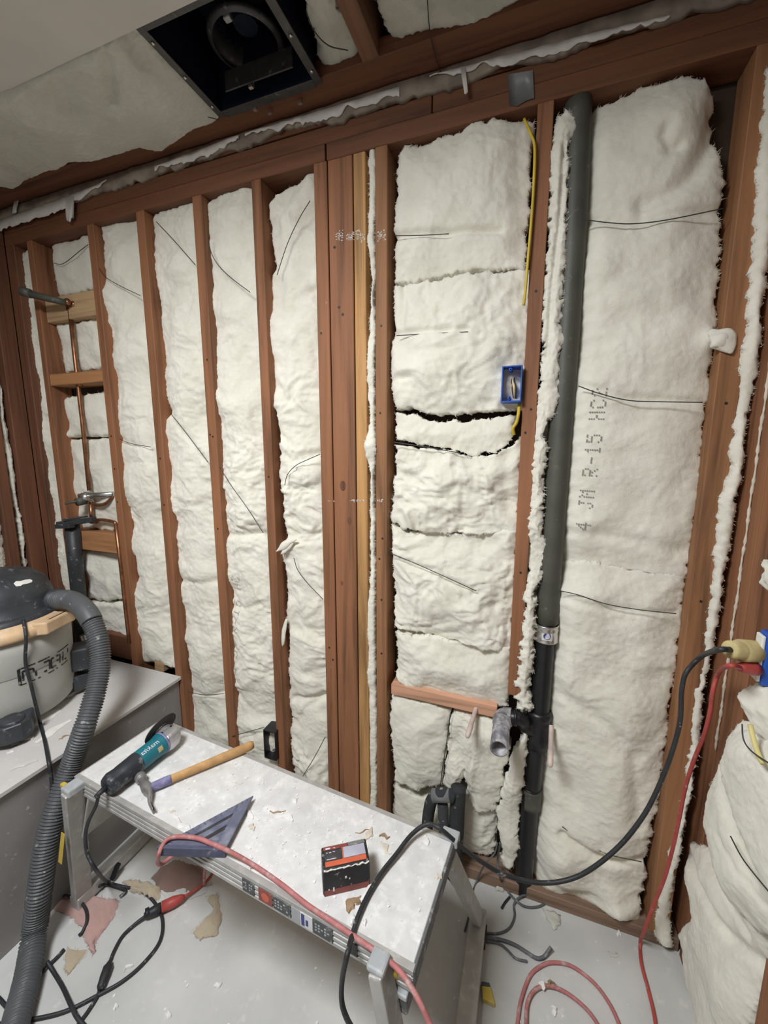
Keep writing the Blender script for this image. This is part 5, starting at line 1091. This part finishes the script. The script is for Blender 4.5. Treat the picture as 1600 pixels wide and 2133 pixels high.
m.v = [tuple(q) for q in Vh.reshape(-1, 3)]; hdm = obj('hammer_head', m, M['hammer'], hm, True)
m = MB(); m.obox((eye+tip)/2*.35+tip*.65-pd*.0+EZ*.0062, pd*.019, HX*.0007, EZ*.0045); obj('claw_slot', m, M['nail'], hdm)
m = MB(); m.lathe([(.0001, 0), (.0138, 0), (.0148, -.004)], poll+pd*.0085, pd, 20); obj('striking_face', m, M['gearcase'], hdm)

# speed square
s0_, s1_, s2_ = P(332, 1766, 'z', DZ+.014), P(471, 1770, 'z', DZ+.014), P(528, 1660, 'z', DZ+.014)
sx = s1_-s0_; sx /= np.linalg.norm(sx); la = np.linalg.norm(s1_-s0_); sy = s2_-s1_; lb = np.linalg.norm(s2_-s1_)
sq = empty('speed_square', (s0_+s1_+s2_)/3-EZ*.014, 'dusty dark blue triangular square overhanging the front rail', 'square')
def T2(a, b): return s1_-sx*a*la+sy*b     # a along the fence from the right angle, b up the other leg (0..1 each)
def slot(b0, inset):  # strip parallel to the long side, at fraction b0 of the size
    return b0
def poly3(name, pts, th, mat, z0=0.0, par=sq):
    m = MB(); m.prism([(0, 0)]*0+[(p[0]-s1_[0], p[1]-s1_[1]) for p in pts], s1_+EZ*z0, (1, 0, 0), (0, 1, 0), EZ*th); return obj(name, m, M[mat], par, bevel=.0008, segs=1)
# the plate is built of its bars: fence side, upright leg, long side, and the bar between its two slots
def bar2(k0, k1, e0, e1):     # strip between the lines a+b=k0 and a+b=k1, cut at b=e0 and a=e1
    return [T2(k0-e0, e0), T2(k1-e0, e0), T2(e1, k1-e1), T2(e1, k0-e1)]
th = .0055
poly3('long_side', bar2(.80, 1.0, .0, .0)[:2]+[T2(0, 1.0), T2(0, .80)], th, 'square')
poly3('upright_leg', [T2(0, 0), T2(.17, .0), T2(.17, .63), T2(.0, .80)], th, 'square')
poly3('fence_side', [T2(.17, 0), T2(.80, 0), T2(.67, .13), T2(.17, .13)], th, 'square')
poly3('slot_bar', bar2(.58, .72, .13, .17), th, 'square')
poly3('inner_web', [T2(.17, .13), T2(.37, .13), T2(.17, .33)], th*.5, 'square')
m = MB(); fd = np.array([sx[1], -sx[0], 0]); m.obox((s0_+s1_)/2+fd*.004-EZ*.002, sx*la/2*1.01, fd*.0045, EZ*.0115); obj('fence_lip', m, M['squaredark'], sq, bevel=.001)
m = MB()
for k in range(15):
    f = (k+1)/16; p = T2(1-f, f)+(T2(.76*(1-f), .76*f)-T2(1-f, f))*.04; q = T2(1-f, f)+(T2(.76*(1-f), .76*f)-T2(1-f, f))*(.30 if k % 3 else .5)
    dd = q-p; ll = np.linalg.norm(dd); dd /= ll; m.obox((p+q)/2+EZ*(th+.0001), dd*ll/2, np.cross(EZ, dd)*.0004, EZ*.0002)
obj('scale_marks', m, M['nail'], sq)

# printed carton
b0, b1 = P(674, 1869, 'z', DZ), P(771, 1846, 'z', DZ); BX = b1-b0; bw = np.linalg.norm(BX); BX /= bw; BY = np.array([-BX[1], BX[0], 0])
bh = .02
for k in range(200):
    bh += .0005; p = b0+EZ*bh; 
    if 1066.5-FPX*((p-CAM) @ UP)/DEPTH(p) < 1815: break
bd = .02
for k in range(400):
    bd += .0005; p = b0+EZ*bh+BY*bd
    if 1066.5-FPX*((p-CAM) @ UP)/DEPTH(p) < 1765: break
ct = empty('carton', b0+BX*bw/2+BY*bd/2, 'small worn black carton with orange and lilac print on the platform', 'box')
m = MB(); m.obox(b0+BX*bw/2+BY*bd/2+EZ*bh/2, BX*bw/2, BY*bd/2, EZ*bh/2); obj('carton_body', m, M['boxblack'], ct, bevel=.003)
m = MB(); m.obox(b0+BY*bd/2+EZ*bh/2-BX*.0002, BX*.0004, BY*(bd/2-.003), EZ*(bh/2-.003)); obj('side_panel', m, M['boxgrey'], ct)
def top(name, x0, x1, y0, y1, mat, lift=.0003):
    m = MB(); m.obox(b0+BX*bw*(x0+x1)/2+BY*bd*(y0+y1)/2+EZ*(bh+lift), BX*bw*(x1-x0)/2, BY*bd*(y1-y0)/2, EZ*.0003); return obj(name, m, M[mat], ct)
top('print_band', .06, .94, .11, .32, 'boxorange'); top('print_panel', .06, .44, .34, .76, 'boxdark'); top('print_panel', .46, .94, .34, .80, 'boxsilver'); top('print_band', .04, .58, .80, .95, 'boxred'); top('print_panel', .59, .96, .82, .97, 'boxgrey'); top('print_divider', .435, .465, .32, .80, 'boxorange')
m = MB()
for x, y, w in ((.09, .86, .10), (.26, .85, .04), (.10, .68, .03), (.16, .675, .05), (.24, .69, .05), (.10, .40, .20)): m.obox(b0+BX*bw*(x+w/2)+BY*bd*y+EZ*(bh+.0008), BX*bw*w/2, BY*bd*(.030 if w < .12 and w > .06 else .012), EZ*.0002)
obj('print_marks', m, M['sticker_white'], ct)
m = MB(); m.obox(b0+BX*bw/2+EZ*bh*.12-BY*.0003, BX*bw*.48, BY*.0003, EZ*bh*.10); obj('print_band', m, M['boxred'], ct)
p = smooth([b0+BX*bw*f+EZ*(bh-.0015+.002*math.sin(f*40))-BY*.0005 for f in np.linspace(.02, .98, 14)], 4); m = MB(); m.tube(p, .0014*np.ones(len(p))*(1+.6*vnoise(p*300, 2)), 6); obj('worn_edge', m, M['paper'], ct, True, label='white worn cardboard edge')
m = MB()
for fx, fz, w, h_ in ((.48, .58, .02, .04), (.56, .50, .012, .025), (.22, .22, .016, .07), (.12, .24, .012, .02)): m.obox(b0+BX*bw*fx+EZ*bh*fz-BY*.0004, BX*bw*w, BY*.0003, EZ*bh*h_)
obj('scuff_marks', m, M['crumb'], ct)

# ------------------------------------------------------------------ cords
bk = [P(1521, 1353, 'x', XO-.055), P(1495, 1354, 'x', XO-.075), P(1462, 1367, 'y', -.17), P(1430, 1400, 'y', -.175), P(1420, 1440, 'y', -.18), P(1417, 1500, 'y', -.19), P(1402, 1560, 'y', -.20), P(1378, 1625, 'y', -.21), P(1345, 1692, 'y', -.225), P(1300, 1752, 'y', -.24), P(1250, 1797, 'y', -.255), P(1200, 1827, 'y', -.265), P(1145, 1839, 'y', -.28), P(1090, 1834, 'y', -.295), P(1040, 1817, 'y', -.31), P(990, 1786, 'y', -.325), P(950, 1754, 'y', -.335), P(918, 1727, 'y', -.345),
      P(890, 1717, 'z', DZ+.030), P(858, 1738, 'z', DZ+.020), P(825, 1780, 'z', DZ+.013), P(795, 1818, 'z', DZ+.010), P(768, 1862, 'z', DZ+.008), P(748, 1905, 'z', DZ+.008), P(735, 1945, 'z', DZ+.006), P(723, 1990, 'y', -.640), P(713, 2040, 'y', -.640), P(712, 2085, 'y', -.640), P(722, 2120, 'y', -.645), P(745, 2160, 'y', -.66), P(780, 2210, 'z', .01)]
cord('extension_cord', bk, .0052, 'black', 'black cord drooping from the outlet plug across the platform')
rd = [P(425, 1842, 'z', .012), P(430, 1800, 'y', -.38), P(338, 1803, 'y', -.575)+np.array([.10, .12, .035]), P(338, 1803, 'y', -.575)+np.array([.03, .05, .018]), P(336, 1800, 'y', -.585), P(331, 1780, 'y', -.614), P(345, 1752, 'z', DZ+.026), P(368, 1743, 'z', DZ+.028), P(410, 1746, 'z', DZ+.028), P(440, 1757, 'z', DZ+.027), P(475, 1772, 'z', DZ+.024), P(510, 1791, 'z', DZ+.010), P(545, 1813, 'z', DZ+.007), P(590, 1845, 'z', DZ+.007), P(640, 1885, 'z', DZ+.007), P(700, 1925, 'z', DZ+.007), P(760, 1966, 'z', DZ+.007), P(800, 1993, 'z', DZ+.007), P(832, 2022, 'z', DZ+.004), P(856, 2055, 'y', -.635), P(878, 2095, 'y', -.65), P(896, 2135, 'y', -.66), P(915, 2190, 'y', -.68)]
cord('extension_cord', rd, .0050, 'pinkcord', 'dusty red cord lying lengthwise over the square and the platform')
rr_ = [P(1574, 1393, 'x', XO-.004), P(1545, 1391, 'x', XO-.03), P(1518, 1387, 'x', XO-.06), P(1497, 1402, 'y', -.16), P(1485, 1440, 'y', -.15), P(1480, 1480, 'y', -.14), P(1467, 1530, 'y', -.12), P(1445, 1585, 'y', -.10), P(1428, 1640, 'y', -.085), P(1416, 1700, 'y', -.075), P(1402, 1765, 'y', -.07), P(1384, 1830, 'y', -.065), P(1360, 1890, 'y', -.06), P(1342, 1940, 'y', -.055), P(1334, 1962, 'z', .010), P(1336, 2005, 'z', .0055), P(1350, 2060, 'z', .0055), P(1362, 2110, 'z', .0055), P(1368, 2150, 'z', .0055)]
rdc = empty('extension_cord', P(1350, 1950, 'z', 0), 'red cord running from the lower outlet plug down to the floor', 'cord')
cord('cord_run', rr_, .0046, 'red', parent=rdc)
m = MB(); a, b = P(1577, 1394, 'x', XO-.001), P(1536, 1389, 'x', XO-.038); m.tube([a, a+(b-a)*.3, a+(b-a)*.75, b], [.0115, .0125, .0095, .006], 14); obj('plug', m, M['red'], rdc, True)
fz = .0052
cl = [P(1072, 2175, 'z', fz), P(1078, 2133, 'z', fz), P(1085, 2085, 'z', fz), P(1104, 2033, 'z', fz), P(1128, 2012, 'z', fz), P(1152, 2005, 'z', fz), P(1190, 2012, 'z', fz), P(1235, 2045, 'z', fz), P(1268, 2088, 'z', fz), P(1290, 2135, 'z', fz), P(1300, 2180, 'z', fz),
      P(1270, 2230, 'z', .010), P(1140, 2250, 'z', .010), P(1100, 2180, 'z', .010), P(1096, 2125, 'z', .010), P(1100, 2085, 'z', .010), P(1117, 2060, 'z', .010), P(1145, 2054, 'z', .010), P(1180, 2068, 'z', .007), P(1220, 2100, 'z', fz), P(1246, 2135, 'z', fz), P(1262, 2170, 'z', fz)]
cord('extension_cord', cl, .0048, 'pinkcord', 'dusty red cord coiled on the floor by the platform foot')
GG = 'grey cables lying on the floor by the drain'
gz = .0045
cord('cable', [P(u, v, 'z', z) for u, v, z in ((1008, 1944, gz), (1040, 1944, gz), (1062, 1932, gz), (1072, 1908, gz), (1071, 1884, gz), (1084, 1868, .012), (1106, 1862, .012), (1128, 1866, .012), (1136, 1880, gz), (1120, 1889, gz), (1096, 1889, gz), (1078, 1878, .012), (1062, 1862, gz), (1048, 1843, gz))]+[P(1040, 1822, 'y', -.02), P(1037, 1790, 'y', .0), P(1042, 1755, 'y', .0)], .0034, 'greycord', 'thin grey cable looping in front of the drain foot', 'cable', n=8, group=GG)
cord('cable', [P(u, v, 'z', gz) for u, v in ((1008, 1955, ), (1040, 1957), (1072, 1968), (1098, 1984), (1118, 1996))]+[P(1132, 1994, 'z', .006), P(1142, 1982, 'z', .014), P(1148, 1973, 'z', .022)], .0050, 'greycord', 'thicker grey cable whose end turns up from the floor', 'cable', n=10, group=GG)
cord('cable', [P(u, v, 'z', gz) for u, v in ((1010, 1960), (1040, 1966), (1058, 1980), (1074, 1996), (1098, 2003))], .0034, 'greycord', 'short grey cable under the upturned thick one', 'cable', n=8, group=GG)
cord('cable', [P(1036, 1755, 'y', -.01), P(1030, 1778, 'y', -.02), P(1010, 1800, 'y', -.03), P(993, 1835, 'z', .01), P(983, 1865, 'z', gz), P(978, 1902, 'z', gz), P(968, 1940, 'z', gz)], .0026, 'greycord', 'thin dark wire dropping behind the platform leg', 'cable', n=8, group=GG)
cord('cable', [P(u, v, 'z', gz) for u, v in ((1062, 1868), (1052, 1880), (1045, 1892))], .0036, 'black', 'short black cable stub with a cut end on the floor', 'cable', n=8)
# black cords on the floor by the tub
fl = .0065
BG = 'black cords tangled on the floor by the vacuum hose'
dbl = empty('connector_cord', P(215, 2030, 'z', 0), 'black cord with an inline connector and a plug in the orange socket', 'cord')
cord('cord_run', [P(u, v, 'z', z) for u, v, z in ((303, 1908, .016), (280, 1926, .009), (255, 1950, .007), (238, 1980, .007), (228, 2006, .007))], .0046, 'black', parent=dbl)
m = MB(); a, b = P(229, 2003, 'z', .013), P(208, 2062, 'z', .013); m.tube([a, a+(b-a)*.12, a+(b-a)*.2, a+(b-a)*.55, a+(b-a)*.6, a+(b-a)*.88, b], [.006, .009, .0125, .0125, .0115, .0105, .006], 14); obj('inline_connector', m, M['black'], dbl, True)
cord('cord_run', [P(u, v, 'z', .0065) for u, v in ((208, 2062), (200, 2080), (182, 2108), (160, 2138), (140, 2170))], .0046, 'black', parent=dbl)
m = MB(); a, b = P(300, 1908, 'z', .020), P(336, 1890, 'z', .020); m.tube([a, a+(b-a)*.15, a+(b-a)*.6, b], [.007, .011, .014, .014], 14); m.obox(a+(b-a)*.2+EZ*.010, (b-a)*.12, np.cross(b-a, EZ)*.2, EZ*.004); obj('plug', m, M['black'], dbl, True)
orc = empty('orange_cord_end', P(360, 1885, 'z', 0), 'orange red cord socket on the floor beneath the platform', 'cord')
m = MB(); a, b = P(337, 1890, 'z', .020), P(385, 1868, 'z', .020); m.tube([a, a+(b-a)*.5, a+(b-a)*.85, b], [.0155, .0155, .011, .006], 14); obj('socket', m, M['red'], orc, True)
cord('cord_run', [P(384, 1868, 'z', .020), P(405, 1855, 'z', .012), P(428, 1838, 'z', .008), P(441, 1822, 'z', .03), P(446, 1808, 'z', .06), P(430, 1795, 'z', .06), P(400, 1790, 'z', .02)], .0046, 'red', parent=orc)
cord('extension_cord', [P(u, v, 'z', z) for u, v, z in ((98, 2003, .02), (112, 2025, .0065), (130, 2055, .0065), (146, 2090, .012), (160, 2118, .012), (180, 2142, .0065))], .0050, 'black', 'short run of black cord crossing the looped cord by the hose', group=BG)
cord('extension_cord', [P(u, v, 'z', z) for u, v, z in ((-20, 1962, fl), (10, 1930, fl), (50, 1896, fl), (90, 1874, fl), (130, 1866, .012), (160, 1872, .024), (178, 1893, .024), (181, 1918, .02), (172, 1940, .012), (165, 1948, fl))], .0044, 'black', 'black cord curling over the pink wool scrap', group=BG)
cord('extension_cord', [P(u, v, 'z', fl) for u, v in ((133, 1978), (118, 1995), (100, 2012), (80, 2032))], .0050, 'black', 'stub of black cord poking out behind the hose', group=BG)
cord('extension_cord', [P(u, v, 'z', fl) for u, v in ((-15, 2068), (0, 2082), (16, 2100), (34, 2118))], .0046, 'black', 'bit of black cord at the frame corner left of the hose'.replace(' left of', ' behind'), group=BG)
cord('extension_cord', [P(207, 1846, 'z', .03), P(222, 1842, 'z', .012), P(250, 1850, 'z', fl), P(262, 1857, 'z', fl), P(250, 1868, 'z', fl)], .0046, 'black', 'short black cord tail beside the platform leg foot', group=BG)
m = MB(); p = P(235, 1812, 'z', .03); m.obox(p, (.022, 0, 0), (0, .006, 0), (0, .012, .016)); obj('dark_shard', m, M['abs'], None, False, 'dark plastic shard standing under the platform', 'debris', bevel=.003)

# foam sleeved pipes at the wall foot
fp = empty('foam_sleeved_pipe', P(945, 1812, 'y', -.03), 'black foam sleeved pipe loop standing at the wall foot', 'pipe')
m = MB(); m.tube(smooth([P(955, 1640, 'y', -.02), P(953, 1680, 'y', -.03), P(950, 1740, 'y', -.035), P(945, 1800, 'y', -.04), P(944, 1822, 'y', -.04)], 8), .0245, 18); obj('tall_sleeve', m, M['foam'], fp, True)
m = MB(); m.tube(smooth([P(888, 1745, 'y', -.035), P(892, 1700, 'y', -.035), P(899, 1668, 'y', -.04), P(912, 1656, 'y', -.045), P(930, 1655, 'y', -.045), P(944, 1660, 'y', -.04)], 8), .0195, 16); obj('looped_sleeve', m, M['foam'], fp, True)
m = MB(); m.tube([P(922, 1676, 'y', -.05), P(926, 1745, 'y', -.05), P(928, 1790, 'y', -.05)], .0175, 16); obj('inner_sleeve', m, M['foam'], fp, True)
m = MB(); m.tube([P(902, 1657, 'y', -.046), P(938, 1657, 'y', -.046)], .0205, 16); obj('tape_wrap', m, M['ducttape'], fp, True, label='grey tape wrap on the bend')

# ------------------------------------------------------------------ scraps on the floor and crumbs on the deck
batt('insulation_scrap', 'dusty pink wool scrap torn on the floor beside the hose', [(112, 1872), (110, 1890), (150, 1908), (170, 1935), (178, 1965)], [(252, 1868), (238, 1905), (226, 1928), (205, 1955), (192, 1990)], [(112, 1872), (165, 1856), (215, 1862), (252, 1868)], [(178, 1965), (188, 1985), (192, 1990)], ax='z+', val=.012, bulge=.010, thick=.011, rough=.35, round_=.03, mat='pinkwool', res=.006)
batt('insulation_scrap', 'flat tan scrap under the tip of the pink wool scrap', [(135, 1962), (128, 2000), (125, 2030)], [(188, 1975), (172, 1998), (150, 2030)], None, None, ax='z+', val=.006, bulge=.002, thick=.005, rough=.12, round_=.02, mat='tanwool', res=.006)
batt('insulation_scrap', 'pale wool tuft on the floor in the shade under the deck', [(428, 1858), (440, 1890), (390, 1935)], [(455, 1850), (470, 1900), (455, 1945)], None, [(390, 1935), (420, 1955), (455, 1945)], ax='z+', val=.015, bulge=.012, thick=.014, rough=.5, round_=.03, mat='tanwool', res=.006)
batt('insulation_scrap', 'crumpled pinkish brown debris heap on the floor behind the orange socket', [(310, 1818), (330, 1845), (345, 1868)], [(445, 1800), (440, 1835), (420, 1862)], [(310, 1818), (370, 1790), (445, 1800)], [(345, 1868), (380, 1872), (420, 1862)], ax='z+', val=.014, bulge=.016, thick=.013, rough=1.6, round_=.05, mat='heap_shaded', res=.006)  # heap colour has the platform's shade painted in
batt('insulation_scrap', 'tan wool scrap on the floor beside the grinder cord', [(250, 1835), (265, 1860)], [(345, 1838), (330, 1872)], None, None, ax='z+', val=.010, bulge=.014, thick=.009, rough=1.0, round_=.03, mat='tanwool', res=.006)
batt('insulation_scrap', 'small wool scrap at the foot of the wide lower batt', [(1130, 1885), (1140, 1915), (1150, 1932)], [(1165, 1895), (1168, 1918), (1160, 1934)], None, None, ax='z+', val=.012, bulge=.010, thick=.011, rough=.5, round_=.015, mat='fibre_dirty', res=.005)
batt('insulation_scrap', 'little pinkish plaster scrap lying alone on the floor near the corner', [(1262, 1975), (1270, 1990)], [(1292, 1976), (1286, 1990)], None, None, ax='z+', val=.008, bulge=.006, thick=.007, rough=.8, round_=.012, mat='tanwool', res=.004)
batt('insulation_scrap', 'frayed wool end on the floor in front of the drain foot', [(1022, 1815), (1026, 1850)], [(1042, 1820), (1056, 1856)], None, None, ax='z+', val=.012, bulge=.012, thick=.011, rough=.6, round_=.015, mat='fibre_dirty', res=.004)
m = MB()
def flake(p, s, mb, zs=.35):
    n = random.randint(4, 6); a0 = random.random()*6.28; pts = [(s*random.uniform(.6, 1)*math.cos(a0+k*6.283/n), s*random.uniform(.4, 1)*math.sin(a0+k*6.283/n)) for k in range(n)]
    mb.prism(pts, p, (1, 0, random.uniform(-.2, .2)), (0, 1, random.uniform(-.2, .2)), (random.uniform(-.1, .1)*s, 0, s*zs))
mb1 = MB()
for k in range(1100):
    a, b = random.uniform(.02, 2*HL-.02), random.uniform(.01, 2*HW-.01)
    if random.random() > .35+.65*math.exp(-((a-.62)/.28)**2): continue
    flake(D(a, b, DZ+.0002), random.choice((.0010, .0012, .0015, .002, .003, .0045)), mb1)
obj('plaster_crumbs', mb1, M['crumb'], None, False, 'white plaster crumbs scattered over the platform deck', 'debris', kind='stuff')
mb1 = MB()
for k in range(170):
    p = np.array([random.uniform(-1.25, .4), random.uniform(-.85, -.05), .0002]); flake(p, random.choice((.0015, .002, .003, .005)), mb1)
obj('floor_crumbs', mb1, M['crumb'], None, False, 'white plaster crumbs scattered over the grey floor', 'debris', kind='stuff')
CG = 'wood and plaster chips on the platform deck'
for i, (lab, u0, v0, u1, v1, w, mt, th_) in enumerate((
    ('brown wood sliver lying lengthwise in the middle of the deck', 562, 1690, 595, 1691, .0022, 'brownchip', .002),
    ('white plaster chip just beyond the brown sliver', 588, 1700, 612, 1708, .007, 'crumb', .006),
    ('curled pale shaving between hammer claw and square', 352, 1692, 366, 1688, .004, 'chip', .003),
    ('long translucent shaving beside the square', 358, 1698, 398, 1735, .006, 'deck', .003),
    ('upright pale chip just behind the carton', 762, 1752, 774, 1724, .007, 'chip', .006),
    ('thin brown stick crossing the chips behind the carton', 742, 1738, 768, 1726, .0012, 'brownchip', .002),
    ('curled brown chip farther behind the carton', 790, 1742, 812, 1745, .003, 'brownchip', .005),
    ('broad pale shaving behind the black cord', 792, 1754, 812, 1780, .006, 'chip', .002),
    ('white chip near the far end of the deck', 884, 1742, 892, 1762, .006, 'crumb', .005),
    ('splintered wood tuft trapped under the black cord by the carton', 722, 1898, 752, 1868, .009, 'brownchip', .007),
    ('white wood splinter sticking out under the black cord', 742, 1888, 780, 1838, .005, 'crumb', .006),
    ('small white chip beside the red cord crossing', 728, 1925, 740, 1908, .005, 'crumb', .005),
    ('white chip against the black cord near the red one', 755, 1925, 764, 1918, .004, 'crumb', .005),
    ('curled shaving beside the tip of the square', 522, 1718, 532, 1728, .005, 'chip', .005),
    ('pale shaving heap beyond the square tip', 515, 1685, 530, 1705, .006, 'crumb', .004),
    ('small tan twig under the red cord', 520, 1812, 530, 1802, .002, 'brownchip', .002),
    ('thin grey sliver between hammer handle and square', 490, 1634, 506, 1632, .0016, 'chip', .0015),
    ('white chip near the far rail behind the carton', 608, 1672, 622, 1664, .006, 'crumb', .005),
    ('pale chip near the far end rail', 905, 1828, 922, 1822, .004, 'chip', .003))):
    sliver(lab, u0, v0, u1, v1, w, DZ+.0003, mt, th_, 'wood_chip', CG)
FG = 'larger chips on the grey floor'
for lab, u0, v0, u1, v1, w, z, mt in (('white chip leaning against the coiled red cord', 1124, 2046, 1136, 2060, .008, .012, 'crumb'), ('red brown chip beside the white one on the coil', 1140, 2058, 1154, 2046, .003, .012, 'brownchip'), ('long white chip inside the red coil', 1152, 2096, 1160, 2118, .006, .001, 'crumb'), ('white chip on the floor under the front rail shade', 446, 2055, 462, 2051, .005, .001, 'crumb'), ('white chip on the open floor between cords', 345, 2118, 357, 2112, .006, .001, 'crumb'), ('pale stick on the floor inside the cord loop', 258, 2022, 278, 2010, .003, .001, 'crumb'), ('pale chip by the sole plate near the corner', 1284, 1944, 1294, 1948, .006, .001, 'crumb'), ('white flake beside the cord near the hose', 236, 2104, 246, 2098, .006, .001, 'crumb')):
    sliver(lab, u0, v0, u1, v1, w, z, mt, .006, 'chip', FG)
